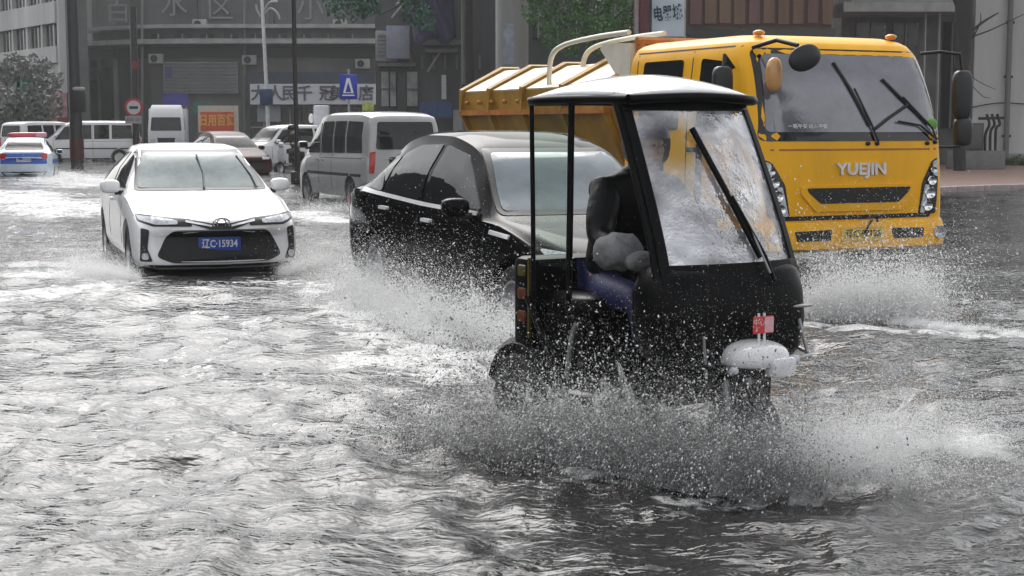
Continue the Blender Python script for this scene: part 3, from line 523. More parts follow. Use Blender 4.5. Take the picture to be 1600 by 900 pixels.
def wheel(parent, x, y, r, w, side, hub=ALLOY, spokes=5):
    o = thing('wheel', None, None); o.parent = parent; o.location = (x, y, r)
    bm = bmesh.new(); lathe(bm, [(r * .66, -w / 2), (r * .93, -w / 2), (r, -w / 2 + .03), (r, w / 2 - .03), (r * .93, w / 2), (r * .66, w / 2), (r * .66, -w / 2)], 36); obj('tyre', bm, RUBBER, o, 40)
    bm = bmesh.new(); s = side * w / 2
    lathe(bm, [(r * .67, s * .95), (r * .6, s * .9), (r * .57, s * .3), (r * .1, s * .25)], 36)
    for k in range(spokes):
        a = 2 * math.pi * k / spokes
        box(bm, s * .45 - .012, s * .45 + .012, -r * .09, r * .09, 0, r * .62, M=Matrix.Rotation(a, 4, 'X'))
    lathe(bm, [(0.001, s * .62), (r * .14, s * .58), (r * .16, s * .3)], 16); obj('rim', bm, hub, o, 40)
    return o
def mirror(parent, x, y, z, side, paint, size=(0.11, 0.075, 0.075)):
    h = supero('wing_mirror', (x + side * size[0] * 0.9, y, z), size, paint, parent, 0.65)
    boxo('mirror_glass', x + side * .03, x + side * (size[0] * 1.7), y + size[1] - .012, y + size[1] + .004, z - size[2] * .7, z + size[2] * .7, GLASS, h)
    boxo('mirror_stalk', min(x - side * .05, x + side * .05), max(x - side * .05, x + side * .05), y - .03, y + .03, z - size[2] - .02, z - size[2] * .55, BLACK, h, 0.01)
    return h
def build_car(name, label, loc, rz, P, paint, cat='car', group=None, rx=0, detail=2):
    root = thing(name, label, cat, (loc[0], loc[1], GROUND + P.get('lift', 0)), rz, group, rx)
    L = P['L']; yo = -L / 2; r = P.get('wheel_r', 0.31); W = P['W']
    bm = loft(car_sections(P)); arches = P['axles']
    def cutter(cb):
        for t in arches:
            for s in (-1, 1):
                rings = lathe(cb, [(0.001, s * (W / 2 - .28)), (r + .045, s * (W / 2 - .28)), (r + .045, s * (W / 2 + .3)), (0.001, s * (W / 2 + .3))], 32, 'X', (0, t + yo, r + .01))
        bmesh.ops.remove_doubles(cb, verts=cb.verts[:], dist=2e-3)
    me = boolean_cut(bm, [cutter]); me.materials.clear()
    body = obj('body', me, paint, root, 38); B = bvh_of(me)
    T = lambda poly: [(t + yo, z) for t, z in poly]
    for t in arches:
        for s in (-1, 1): wheel(root, s * (W / 2 - .12), t + yo, r, .2, s, P.get('hub', ALLOY))
    if 'windscreen' in P:
        pl = P['windscreen']; decal('windscreen_trim', B, rnd([(x * 1.065, z + (.03 if z > P['belt'] + .2 else -.03)) for x, z in pl], .05), 'F', BLACK, root, .020, grid=.045)
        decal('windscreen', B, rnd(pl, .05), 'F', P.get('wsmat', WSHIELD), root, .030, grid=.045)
    if 'rear_window' in P: decal('rear_window', B, rnd(P['rear_window'], .06), 'B', GLASS, root, .022, grid=.05)
    for ax, s in (('L', -1), ('S', 1)):
        for w in P.get('side_windows', []): decal('side_window', B, rnd(T(w), .03), ax, P.get('glass', GLASS), root, .010, grid=.06)
        for a, b in P.get('seams', []): decal('door_seam', B, T(strip(a, b, .012)), ax, BLACK, root, .002, depth=.004)
        for t, z in P.get('handles', []): decal('door_handle', B, rnd(T([(t, z - .014), (t + .17, z - .014), (t + .17, z + .014), (t, z + .014)]), .012), ax, P.get('handlemat', paint), root, .03)
        if 'belt_trim' in P:
            for a, b in P['belt_trim']: decal('belt_moulding', B, T(strip(a, b, .03)), ax, TRIM, root, .014)
        if 'sill' in P: decal('sill', B, T(P['sill']), ax, BLACK, root, .01)
        if 'mirror' in P: mirror(root, s * P['mirror'][0], P['mirror'][1] + yo, P['mirror'][2], s, P.get('mirrormat', paint))
    for f in P.get('front', []): # (name, poly, material, mirrored, offset)
        for s in ((1, -1) if f[3] else (1,)): decal(f[0], B, [(x * s, z) for x, z in f[1]], 'F', f[2], root, f[4] + .004, grid=.03)
    for f in P.get('rear', []):
        for s in ((1, -1) if f[3] else (1,)): decal(f[0], B, [(x * s, z) for x, z in f[1]], 'B', f[2], root, f[4])
    for f in P.get('flank', []):
        for ax in ('L', 'S'): decal(f[0], B, T(f[1]), ax, f[2], root, f[4])
    return root, B
WHITE_CAR = mat('white_car_paint', (0.82, 0.82, 0.83), 0.28, coat=0.6, var=0.03)
BLACK_CAR = mat('black_car_paint', (0.003, 0.003, 0.0035), 0.08, spec=.10, var=0.1)
SILVER = mat('silver_car_paint', (0.42, 0.42, 0.43), 0.33, 0.25, coat=0.4, var=0.08)
GRILLE = mat('grille_mesh', (0.008, 0.008, 0.009), 0.5, var=0.5, scale=90)
SEDAN = dict(L=4.6, W=1.775, belt=0.95, wheel_r=0.315, axles=(0.93, 3.6),
    zt=[(0, .60), (.03, .655), (.1, .71), (.25, .765), (.6, .85), (1.0, .92), (1.28, .965), (1.45, 1.05), (2.05, 1.37), (2.25, 1.43), (2.6, 1.47), (3.0, 1.475), (3.4, 1.44), (3.7, 1.37), (4.12, 1.10), (4.2, 1.075), (4.5, 1.05), (4.57, .97), (4.6, .85)],
    zb=[(0, .55), (.1, .63), (.5, .76), (1.25, .90), (2.2, .935), (3.5, .985), (4.2, 1.0), (4.5, .97), (4.6, .8)],
    wm=[(0, .70), (.03, .79), (.1, .835), (.3, .865), (.9, .885), (3.6, .885), (4.2, .86), (4.5, .80), (4.6, .68)],
    wr=[(0, .52), (.1, .68), (.5, .74), (1.25, .76), (1.5, .735), (2.05, .62), (2.6, .60), (3.2, .59), (3.65, .585), (4.15, .63), (4.6, .55)],
    zl=[(0, .27), (.05, .20), (.3, .17), (4.2, .19), (4.5, .26), (4.6, .36)],
    sweep=[(0, .20), (.3, .16), (1.0, .08), (1.6, .10), (2.2, .05), (2.8, 0), (3.8, -.04), (4.6, -.14)],
    windscreen=[(-.70, .995), (.70, .995), (.555, 1.375), (-.555, 1.375)],
    rear_window=[(-.60, 1.10), (.60, 1.10), (.50, 1.36), (-.50, 1.36)],
    side_windows=[[(1.62, .985), (2.22, 1.325), (2.62, 1.375), (2.62, .99)], [(2.71, .99), (2.71, 1.378), (3.2, 1.36), (3.5, 1.29), (3.86, 1.07), (3.8, 1.03)]],
    seams=[((1.42, .3), (1.42, .86)), ((2.665, .25), (2.665, .95)), ((3.55, .68), (3.72, .95)), ((1.4, .26), (3.3, .26))],
    handles=[(2.38, .84), (3.3, .88)], mirror=(.86, 1.72, 1.0),
    sill=[(1.3, .18), (3.2, .18), (3.2, .24), (1.3, .24)])
# white saloon, nose to the camera
P = dict(SEDAN)
P['front'] = [
    ('lower_grille', rnd([(-.50, .585), (.50, .585), (.57, .50), (.655, .32), (.50, .255), (-.50, .255), (-.655, .32), (-.57, .50)], .05), GRILLE, False, .008),
    ('fog_lamp_housing', rnd([(.72, .60), (.80, .62), (.815, .27), (.69, .27), (.74, .40)], .02), BLACK, True, .006),
    ('fog_lamp', rnd([(.735, .36), (.795, .36), (.80, .29), (.73, .29)], .03), LENS, True, .016),
    ('headlamp', rnd([(.44, .70), (.44, .66), (.66, .655), (.805, .70), (.815, .745), (.70, .735)], .015), LENS, True, .010),
    ('headlamp_surround', rnd([(.30, .71), (.30, .635), (.68, .635), (.82, .685), (.825, .755), (.70, .748)], .015), BLACK, True, .005),
    ('upper_grille', rnd([(-.31, .705), (-.10, .665), (.10, .665), (.31, .705), (.31, .665), (.12, .60), (-.12, .60), (-.31, .665)], .01), BLACK, False, .008),
    ('grille_bar', [(-.36, .703), (-.10, .648), (-.10, .630), (-.36, .680)], CHROME, True, .016),
    ('lower_lip', rnd([(-.74, .235), (.74, .235), (.70, .205), (-.70, .205)], .01), BLACK, False, .004)]
toyota, B = build_car('white_saloon_car', 'white saloon car with blue number plate ploughing through the flood, nose towards viewer', (-3.80, 18.1), R(20), P, WHITE_CAR)
def on_front(B, x, z, off=.02):
    h = B.ray_cast(Vector((x, -20, z)), Vector((0, 1, 0))); return h[0].y - off
yb = on_front(B, 0, .665, .02)
bm = bmesh.new()
for rx_, rz_ in ((.085, .058), (.045, .05)):
    tube(bm, [(math.cos(a) * rx_, yb, .665 + math.sin(a) * rz_) for a in np.linspace(0, 2 * math.pi, 25)], .009, 6, False)
tube(bm, [(math.cos(a) * .07, yb, .690 + math.sin(a) * .022) for a in np.linspace(0, 2 * math.pi, 25)], .008, 6, False)
obj('badge', bm, CHROME, toyota, 60)
yp = on_front(B, 0, .44, .03)
pl = boxo('number_plate', -.22, .22, yp - .004, yp + .012, .37, .51, PLATEBLUE, toyota, .004)
text('plate_lettering', '辽C·15934', .105, WHITEPAINT, pl, (0, yp - .008, .44), bold=.002, sx=.80)
tubeo('wiper', [(.02, on_front(B, .02, .98, .045), .985), (.06, on_front(B, .05, 1.15, .045), 1.15), (.035, on_front(B, .035, 1.33, .045), 1.345)], .011, BLACK, toyota, 6)
tubeo('wiper', [(.62, on_front(B, .60, .98, .045), .99), (.60, on_front(B, .57, 1.12, .045), 1.12), (.50, on_front(B, .50, 1.33, .045), 1.33)], .009, BLACK, toyota, 6)
# black saloon
P = dict(SEDAN); P.update(L=4.5, axles=(0.92, 3.55), W=1.80, wheel_r=.32)
P['zt'] = [(0, .62), (.03, .68), (.1, .74), (.25, .80), (.6, .88), (1.0, .94), (1.3, .985), (1.45, 1.07), (1.98, 1.38), (2.2, 1.44), (2.6, 1.485), (3.0, 1.48), (3.4, 1.43), (3.75, 1.30), (4.02, 1.12), (4.1, 1.09), (4.4, 1.07), (4.46, .98), (4.5, .85)]
P['zt'] = [(t, z if z < 1.05 else 1.05 + (z - 1.05) * 1.24) for t, z in P['zt']]
P['zb'] = [(0, .56), (.1, .64), (.5, .78), (1.25, .92), (2.2, .95), (3.5, 1.0), (4.1, 1.02), (4.4, .98), (4.5, .8)]
P['wm'] = [(0, .70), (.03, .79), (.1, .84), (.3, .87), (.9, .90), (3.6, .90), (4.1, .875), (4.4, .82), (4.5, .70)]
P['zl'] = [(0, .27), (.05, .20), (.3, .17), (4.1, .19), (4.4, .26), (4.5, .36)]
P['wr'] = [(0, .52), (.1, .68), (.5, .76), (1.25, .78), (1.5, .75), (1.98, .63), (2.6, .61), (3.2, .60), (3.65, .60), (4.05, .65), (4.5, .56)]
P['sweep'] = [(0, .20), (.3, .16), (1.0, .08), (1.6, .10), (2.2, .05), (2.8, 0), (3.8, -.04), (4.5, -.12)]
TALL = lambda poly: [(a, z if z < 1.05 else 1.05 + (z - 1.05) * 1.24) for a, z in poly]
P['windscreen'] = TALL([(-.72, 1.01), (.72, 1.01), (.545, 1.36), (-.545, 1.36)])
P['side_windows'] = [[(1.58, 1.005), (2.15, 1.335), (2.58, 1.39), (2.58, 1.01)], [(2.67, 1.01), (2.67, 1.392), (3.1, 1.375), (3.36, 1.31), (3.42, 1.03)], [(3.47, 1.035), (3.42, 1.29), (3.62, 1.18), (3.74, 1.055)]]; P['side_windows'] = [TALL(w) for w in P['side_windows']]
P['seams'] = [((1.40, .3), (1.40, .88)), ((2.625, .25), (2.625, .97)), ((3.47, .68), (3.62, .98)), ((1.4, .26), (3.2, .26))]
P['handles'] = [(2.33, .86), (3.22, .90)]; P['handlemat'] = TRIM
P['belt_trim'] = [((1.62, .975), (2.6, .983)), ((2.6, .983), (3.9, 1.027)), ((1.0, .845), (1.3, .86))]
P['rear_window'] = TALL([(-.60, 1.13), (.60, 1.13), (.52, 1.34), (-.52, 1.34)])
P['front'] = [('headlamp', rnd([(.50, .76), (.50, .66), (.74, .66), (.83, .74), (.82, .80)], .02), LENS, True, .010),
    ('grille', rnd([(-.42, .75), (.42, .75), (.36, .60), (-.36, .60)], .03), GRILLE, False, .008),
    ('lower_grille', rnd([(-.55, .45), (.55, .45), (.50, .30), (-.50, .30)], .03), GRILLE, False, .008),
    ('fog_lamp', rnd([(.64, .42), (.76, .42), (.76, .34), (.64, .34)], .03), LENS, True, .012)]
P['rear'] = [('tail_lamp', rnd([(.55, .98), (.80, .96), (.82, .80), (.58, .82)], .03), REDLENS, True, .01)]
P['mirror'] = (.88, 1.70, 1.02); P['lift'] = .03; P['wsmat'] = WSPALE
bcar, B = build_car('black_saloon_car', 'black saloon car with chrome window strip driving behind the covered tricycle', (.15, 12.95), R(28), P, BLACK_CAR, rx=R(1.6))
yp = on_front(B, 0, .53, .03); pl = boxo('number_plate', -.22, .22, yp - .004, yp + .012, .46, .60, PLATEBLUE, bcar, .004)
# silver minibus seen from behind
VAN = dict(L=4.75, W=1.69, belt=1.05, wheel_r=.33, axles=(.85, 3.75), tuck=.95, bulge=.05,
    zt=[(0, .75), (.04, .86), (.15, .96), (.45, 1.10), (.75, 1.30), (1.35, 1.83), (1.6, 1.93), (2.2, 1.98), (3.8, 1.975), (4.45, 1.93), (4.62, 1.86), (4.70, 1.5), (4.75, 1.05)],
    zb=[(0, .70), (.2, .90), (.8, 1.05), (2, 1.09), (4.4, 1.12), (4.7, 1.05), (4.75, .9)],
    wm=[(0, .66), (.04, .74), (.15, .79), (.5, .83), (1, .845), (4.3, .845), (4.6, .83), (4.72, .79), (4.75, .74)],
    wr=[(0, .55), (.3, .70), (.75, .74), (1.35, .70), (2, .715), (4.3, .715), (4.55, .70), (4.66, .69), (4.75, .66)],
    zl=[(0, .36), (.1, .28), (.4, .26), (4.3, .27), (4.6, .33), (4.75, .38)],
    sweep=[(0, .15), (.5, .1), (1.4, .08), (2, 0), (4.2, 0), (4.75, -.07)],
    windscreen=[(-.68, 1.18), (.68, 1.18), (.62, 1.78), (-.62, 1.78)], rear_window=[(-.62, 1.24), (.62, 1.24), (.565, 1.77), (-.565, 1.77)],
    side_windows=[[(.95, 1.13), (1.38, 1.70), (1.72, 1.76), (1.72, 1.14)], [(1.84, 1.14), (1.84, 1.78), (2.55, 1.79), (2.55, 1.15)], [(2.66, 1.15), (2.66, 1.79), (3.33, 1.79), (3.33, 1.16)], [(3.44, 1.16), (3.44, 1.79), (4.30, 1.77), (4.36, 1.17)]],
    seams=[((.88, .4), (.88, 1.1)), ((1.78, .4), (1.78, 1.8)), ((2.6, .4), (2.6, 1.8)), ((1.8, 1.04), (4.5, 1.06))], handles=[(1.55, 1.0), (1.9, 1.0)], mirror=(.84, 1.02, 1.3),
    rear=[('tail_lamp', rnd([(.63, 1.20), (.735, 1.18), (.765, .78), (.67, .78)], .02), REDLENS, True, .02),
          ('rear_bumper', rnd([(-.80, .62), (.80, .62), (.80, .36), (-.80, .36)], .05), SILVER, False, .05),
          ('number_plate', rnd([(-.22, .98), (.22, .98), (.22, .84), (-.22, .84)], .01), PLATEBLUE, False, .02),
          ('plate_recess', rnd([(-.36, 1.09), (.36, 1.09), (.34, .79), (-.34, .79)], .03), BLACK, False, .006)],
    front=[('headlamp', rnd([(.45, .84), (.68, .84), (.70, .98), (.5, .95)], .02), LENS, True, .01), ('grille', rnd([(-.4, .82), (.4, .82), (.38, .7), (-.38, .7)], .02), GRILLE, False, .008)],
    flank=[('rub_strip', [(.9, .70), (4.4, .70), (4.4, .755), (.9, .755)], BLACK, True, .01)])
VANROOF = mat('van_paint', (0.37, 0.37, 0.375), 0.3, 0.2, coat=0.5, var=0.06)
VGLASS = mat('minibus_glass', (0.03, 0.032, 0.035), 0.08, ior=1.8, var=.4, scale=2)
P = dict(VAN); P['glass'] = VGLASS
vX, vY = (585 - 800) / 81 + .42 * 2.2 * -1, 29.6
c25, s25 = math.cos(R(25)), math.sin(R(25))
near = Vector(((574 - 800) / 81, 29.6))
van_c = near + Vector((c25, s25)) * .83 + Vector((-s25, c25)) * 2.37
van, B = build_car('silver_minibus', 'silver minibus with red tail lamps driving away behind the black saloon', van_c, R(25 + 180), P, VANROOF, cat='minibus')
# ---------------------------------------------------------------- yellow refuse truck
YEL = mat('truck_yellow', (0.90, 0.44, 0.002), 0.35, coat=0.08, spec=.3, var=0.12, scale=2.5, streak=True)
YEL2 = mat('skip_yellow', (0.34, 0.19, 0.025), 0.5, var=0.3, scale=4, bump=.1)
RUSTY = mat('orange_steel', (0.42, 0.15, 0.03), 0.55, var=0.35, scale=5)
CREAM = mat('cream_paint', (0.72, 0.68, 0.58), 0.4, var=0.1)
TA = R(26); tc_, ts_ = math.cos(TA), math.sin(TA)
tf = Vector((2.28, 14.6)) + Vector((tc_, ts_)) * 1.03       # centre of the cab's front, on the water
truck = thing('refuse_truck', 'bright yellow refuse truck with ribbed skip body, right of the tricycle', 'truck', (tf.x + .20, tf.y, GROUND), TA); truck.scale = (1.13, 1, .97)
def cab_sections():
    secs = []
    keys_f = [(.52, .03), (.72, .0), (1.62, .05), (1.7, .07), (2.45, .34), (2.58, .46), (2.64, .62)]; keys_w = [(.52, 1.02), (.8, 1.04), (1.62, 1.03), (2.3, .975), (2.5, .95), (2.6, .89), (2.64, .78)]
    keys_b = [(.52, 2.62), (2.4, 2.62), (2.58, 2.56), (2.64, 2.42)]
    for z in sorted(set(list(np.linspace(.52, 2.64, 26)) + [2.56, 2.6, 2.62])):
        f = float(pchip(keys_f, z)); w = float(pchip(keys_w, z)); b = float(pchip(keys_b, z)); r = .20; pts = []
        for cx, cy, a0 in ((w - r, f + r, -90), (w - .08, b - .08, 0), (-w + .08, b - .08, 90), (-w + r, f + r, 180)):
            rr = r if cy == f + r else .08
            for k in range(7):
                a = R(a0 + 90 * k / 6); pts.append((cx + rr * math.cos(a), cy + rr * math.sin(a)))
        front = [(x, f + .05 * (x / w) ** 2 + 0 * x) for x in np.linspace(-w + r, w - r, 9)[1:-1]]
        out = pts + front      # ring runs right-front -> right-back -> left-back -> left-front -> along the front to the right
        secs.append([Vector((x, y + (.05 * (x / w) ** 2 if y < f + r + .01 else 0) * (0 if (x, y) in front else 1), z)) for x, y in out])
    return secs
def arch_cut(cb):
    for s in (-1, 1): lathe(cb, [(0.001, s * .7), (.50, s * .7), (.50, s * 1.3), (0.001, s * 1.3)], 32, 'X', (0, .95, .46))
    bmesh.ops.remove_doubles(cb, verts=cb.verts[:], dist=2e-3)
me = boolean_cut(loft(cab_sections()), [arch_cut]); obj('cab', me, YEL, truck, 32); B = bvh_of(me)
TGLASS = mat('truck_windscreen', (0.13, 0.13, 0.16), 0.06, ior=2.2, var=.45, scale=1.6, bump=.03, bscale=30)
decal('windscreen_surround', B, rnd([(-.99, 1.57), (.99, 1.57), (.96, 1.75), (.90, 2.50), (-.90, 2.50), (-.96, 1.75)], .08), 'F', BGLOSS, truck, .004)
decal('windscreen', B, rnd([(-.93, 1.66), (.93, 1.66), (.91, 1.8), (.845, 2.44), (-.845, 2.44), (-.91, 1.8)], .09), 'F', TGLASS, truck, .010)
decal('nose_crease', B, [(-.98, 1.475), (.98, 1.475), (.98, 1.495), (-.98, 1.495)], 'F', RUSTY, truck, .002, depth=.003)
GR = mat('dark_grille', (0.010, 0.010, 0.010), 0.5)
decal('grille_frame', B, rnd([(-.62, 1.13), (.62, 1.13), (.62, 1.05), (.47, .87), (-.47, .87), (-.62, 1.05)], .03), 'F', YEL, truck, .02, depth=.02)
decal('grille', B, rnd([(-.56, 1.105), (.56, 1.105), (.54, 1.06), (.42, .95), (-.42, .95), (-.54, 1.06)], .02), 'F', GR, truck, .026)
decal('air_slot', B, rnd([(-.86, .83), (.80, .83), (.80, .785), (-.86, .785)], .01), 'F', GR, truck, .006)
yl = on_front(B, 0, 1.29, .012)
text('lettering', 'YUEJIN', .165, mat('letter_chrome', (.80, .80, .80), .25, .35), truck, (.02, yl, 1.285), bold=.004, ext=.012, sx=1.05)
HL = mat('truck_lamp_lens', (0.5, 0.5, 0.55), 0.1, 0.4, var=.9, scale=16)
for s in (1, -1):
    LO = 0 if s > 0 else .06
    lamp = decal('headlamp', B, rnd([((0.660 + LO) * s, .80), ((0.870 + LO) * s, .82), ((0.910 + LO) * s, 1.18), ((0.905 + LO) * s, 1.40), ((0.830 + LO) * s, 1.36), ((0.710 + LO) * s, 1.14)], .03), 'F', BGLOSS, truck, .008)
    for z, rr in ((.90, .055), (1.03, .06), (1.16, .05), (1.27, .035)):
        x = (LO + .765 + (z - .9) * .2) * s; y = on_front(B, x, z, .0); bm = bmesh.new()
        lathe(bm, [(rr, y - .022), (rr * .9, y - .03), (rr * .5, y - .018), (.004, y - .014)], 14, 'Y', (x, 0, z)); obj('reflector', bm, CHROME, lamp, 50)
    decal('lamp_lens', B, rnd([((.84 + LO) * s, 1.22), ((.895 + LO) * s, 1.2), ((.895 + LO) * s, 1.38), ((.84 + LO) * s, 1.35)], .015), 'F', LENS, lamp, .02)
    decal('lamp_lens', B, rnd([((.68 + LO) * s, .83), ((.73 + LO) * s, .83), ((.79 + LO) * s, 1.12), ((.74 + LO) * s, 1.12)], .015), 'F', LENS, lamp, .016)
# bumper: curved bar with two dark openings, lamps
def bumper_sec(z, w, f):
    pts = []
    xs = np.linspace(-w, w, 25)
    fr = [(x, f + .05 * (x / w) ** 2 + .16 * max(0, (abs(x) / w - .86) / .14) ** 2) for x in xs]
    return [Vector((x, y, z)) for x, y in fr] + [Vector((w, f + .75, z)), Vector((w - .1, f + .75, z)), Vector((w - .1, f + .4, z)), Vector((-w + .1, f + .4, z)), Vector((-w + .1, f + .75, z)), Vector((-w, f + .75, z))]
bm = loft([bumper_sec(.47, 1.01, -.02), bumper_sec(.50, 1.04, -.055), bumper_sec(.60, 1.05, -.06), bumper_sec(.70, 1.05, -.045), bumper_sec(.765, 1.04, -.02), bumper_sec(.775, 1.02, .01)])
bme = bpy.data.meshes.new('bumper'); bm.to_mesh(bme); bm.free(); bump_o = obj('bumper', bme, YEL, truck, 40); BB = bvh_of(bme)
for s in (1, -1):
    decal('bumper_opening', BB, rnd([(.32 * s, .69), (.70 * s, .68), (.68 * s, .58), (.34 * s, .58)], .015), 'F', GR, bump_o, .004, depth=.01)
    fx = .88 * s; fy = on_front(BB, fx, .63, .0); bm = bmesh.new()
    lathe(bm, [(.07, fy - .005), (.065, fy - .022), (.05, fy - .014), (.01, fy - .012)], 18, 'Y', (fx, 0, .63)); obj('fog_lamp', bm, HL, bump_o, 50)
decal('number_plate', BB, rnd([(-.23, .71), (.23, .71), (.23, .575), (-.23, .575)], .01), 'F', mat('plate_yellow', (.65, .42, .03), .4), bump_o, .012)
yp = on_front(BB, 0, .64, .016); text('plate_lettering', '辽C·07126', .095, BLACK, bump_o, (0, yp, .642), sx=.9)
tubeo('tow_hook', curve_pts([(.02, -.06, .60), (.0, -.11, .68), (.05, -.12, .78), (.11, -.10, .83), (.15, -.07, .76)], 6), .012, BLACK, truck, 6)
# windscreen wipers, each arm with blade
def ys(x, z, o=.035): return on_front(B, x, z, o)
for pts, bl in (([(.20, 1.56), (.14, 1.75), (.02, 2.1)], [(.13, 1.72), (-.02, 2.10), (-.13, 2.36)]), ([(.88, 1.58), (.84, 1.70), (.55, 2.02)], [(.80, 1.74), (.52, 2.02), (.36, 2.20)]), ([(.86, 1.60), (.70, 1.73), (.45, 1.77)], [(.62, 1.95), (.35, 1.80), (.18, 1.69)])):
    w = tubeo('wiper', [(x, ys(x, z), z) for x, z in pts], .011, BLACK, truck, 6)
    tubeo('wiper_blade', [(x, ys(x, z, .022), z) for x, z in bl], .017, BLACK, w, 6)
for x, z in ((.10, 1.545), (.20, 1.545), (.78, 1.545), (.88, 1.555)): supero('wiper_spindle', (x, ys(x, z, .01), z), (.026, .02, .022), BLACK, truck, 1, nu=10, nv=6)
# white print at the foot of the screen
text('screen_lettering', '一路平安·出入平安', .05, WHITEPAINT, truck, (-.52, ys(-.52, 1.72, .02), 1.715), ext=.001, rot=(R(72), 0, 0))
supero('dashboard_toy', (.86, ys(.84, 1.75, -.0), 1.74), (.07, .02, .06), mat('green_toy', (.15, .35, .06), .6), truck, .8, nu=12, nv=8)
# cab sides
for ax, s in (('L', -1), ('S', 1)):
    decal('door_window', B, rnd([(.52, 1.68), (.62, 2.36), (1.16, 2.42), (1.16, 1.66)], .05), ax, GLASS, truck, .008)
    decal('door_window', B, rnd([(1.50, 1.68), (1.50, 2.42), (2.28, 2.42), (2.28, 1.68)], .05), ax, GLASS, truck, .008)
    for a, b in (((.42, .8), (.42, 1.6)), ((1.33, .9), (1.33, 2.5)), ((2.42, .7), (2.42, 2.5)), ((.45, 2.52), (2.45, 2.52))): decal('door_seam', B, strip(a, b, .016), ax, BLACK, truck, .002, depth=.004)
    decal('door_handle', B, rnd([(1.12, 1.45), (1.28, 1.45), (1.28, 1.5), (1.12, 1.5)], .02), ax, BLACK, truck, .03)
    wheel(truck, s * .86, .95, .43, .24, s, ALLOY)
    for dy in (5.6,): wheel(truck, s * .82, dy, .43, .30, s, ALLOY)
# mirrors: round front-view mirror on the near corner, tall dark mirrors on arms
SMALLR = mat('mirror_back', (0.02, 0.02, 0.022), .35)
mr = tubeo('front_view_mirror', [(-.88, .42, 2.5), (-.80, .16, 2.56), (-.72, -.05, 2.50)], .022, BLACK, truck, 8)
supero('mirror_head', (-.68, -.10, 2.38), (.17, .045, .125), SMALLR, mr, .95, Matrix.Rotation(R(-25), 3, 'Y'))
supero('bulkhead_lamp', (-.86, .1, 2.22), (.07, .07, .17), mat('lamp_orange', (.62, .33, .12), .25, coat=.5), truck, .8)
ml = tubeo('wing_mirror', [(-1.0, .55, 2.3), (-1.12, .50, 2.42), (-1.16, .45, 2.2)], .02, BLACK, truck, 8); supero('mirror_head', (-1.17, .45, 2.12), (.09, .06, .19), SMALLR, ml, .5)
mrr = tubeo('wing_mirror', [(.93, .40, 2.48), (1.10, .32, 2.50), (1.30, .28, 2.48), (1.33, .28, 2.3)], .018, BLACK, truck, 8)
supero('mirror_head', (1.33, .27, 2.05), (.10, .06, .26), SMALLR, mrr, .5); supero('mirror_head', (1.35, .27, 1.66), (.09, .06, .15), SMALLR, mrr, .5)
tubeo('mirror_arm', [(1.34, .29, 1.9), (1.36, .29, 1.72), (1.34, .3, 1.5), (1.05, .4, 1.5)], .014, BLACK, truck, 8)
for x in (-.7, .75): supero('marker_lamp', (x, .62, 2.66), (.05, .06, .03), AMBER, truck, .9, nu=10, nv=6)
# chassis and skip body
boxo('chassis', -.45, .45, 2.4, 7.2, .55, .80, BLACK, truck, .02)
def yq(y0, y1): return y0, y1
for x in (-.85, .85): boxo('guard_rail', x - .02, x + .02, 3.0, 5.0, .55, .62, YEL2, truck)
# skip: trapezoid hull, flared, narrow bottom
hull = []
SY = [2.95, 3.0, 6.85, 6.9]
for y, k in ((2.95, .0), (3.02, 1), (6.83, 1), (6.9, 0)):
    e = -.04 if k == 0 else 0
    hull.append([Vector((x, y, z)) for x, z in ((-.62 - e, .85), (.62 + e, .85), (1.02 + e, 1.92), (1.02 + e, 2.18), (.5, 2.47 + e), (-.5, 2.47 + e), (-1.02 - e, 2.18), (-1.02 - e, 1.92))])
obj('skip_hull', loft(hull), YEL2, truck)
skip_lid_m = mat('skip_lid_skylit', (0.80, 0.70, 0.52), .42, var=.2)  # yellow lids paled to cream: sky light on their slope put into the colour
for y0, y1 in ((3.05, 3.95), (4.05, 5.0), (5.1, 5.95), (6.05, 6.8)):
    bm = bmesh.new(); vs4 = [bm.verts.new(v) for v in ((-1.03, y0, 2.20), (-1.03, y1, 2.20), (-.52, y1, 2.492), (-.52, y0, 2.492))]; f = bm.faces.new(vs4)
    r_ = bmesh.ops.extrude_face_region(bm, geom=[f]); bmesh.ops.translate(bm, vec=(.012, 0, -.02), verts=[v for v in r_['geom'] if isinstance(v, bmesh.types.BMVert)]); bmesh.ops.recalc_face_normals(bm, faces=bm.faces[:]); obj('lid', bm, skip_lid_m, truck)
for y in (3.0, 4.0, 5.05, 6.0, 6.86):
    bm = bmesh.new()
    for s in (-1, 1): tube(bm, [(s * .64, y, .86), (s * 1.05, y, 1.92), (s * 1.05, y, 2.20), (s * .52, y, 2.51), (s * .3, y, 2.51)], .045, 4)
    obj('rib', bm, YEL2, truck)
bm = bmesh.new()
for s in (-1, 1): box(bm, s * 1.04 - .035, s * 1.04 + .035, 2.95, 6.9, 1.87, 1.94)
obj('side_rail', bm, RUSTY, truck)
for s in (-1,):
    for i in range(10): supero('bolt', (s * 1.06, 3.25 + i * .38, 2.04), (.03, .03, .03), RUSTY, truck, .9, nu=8, nv=5)
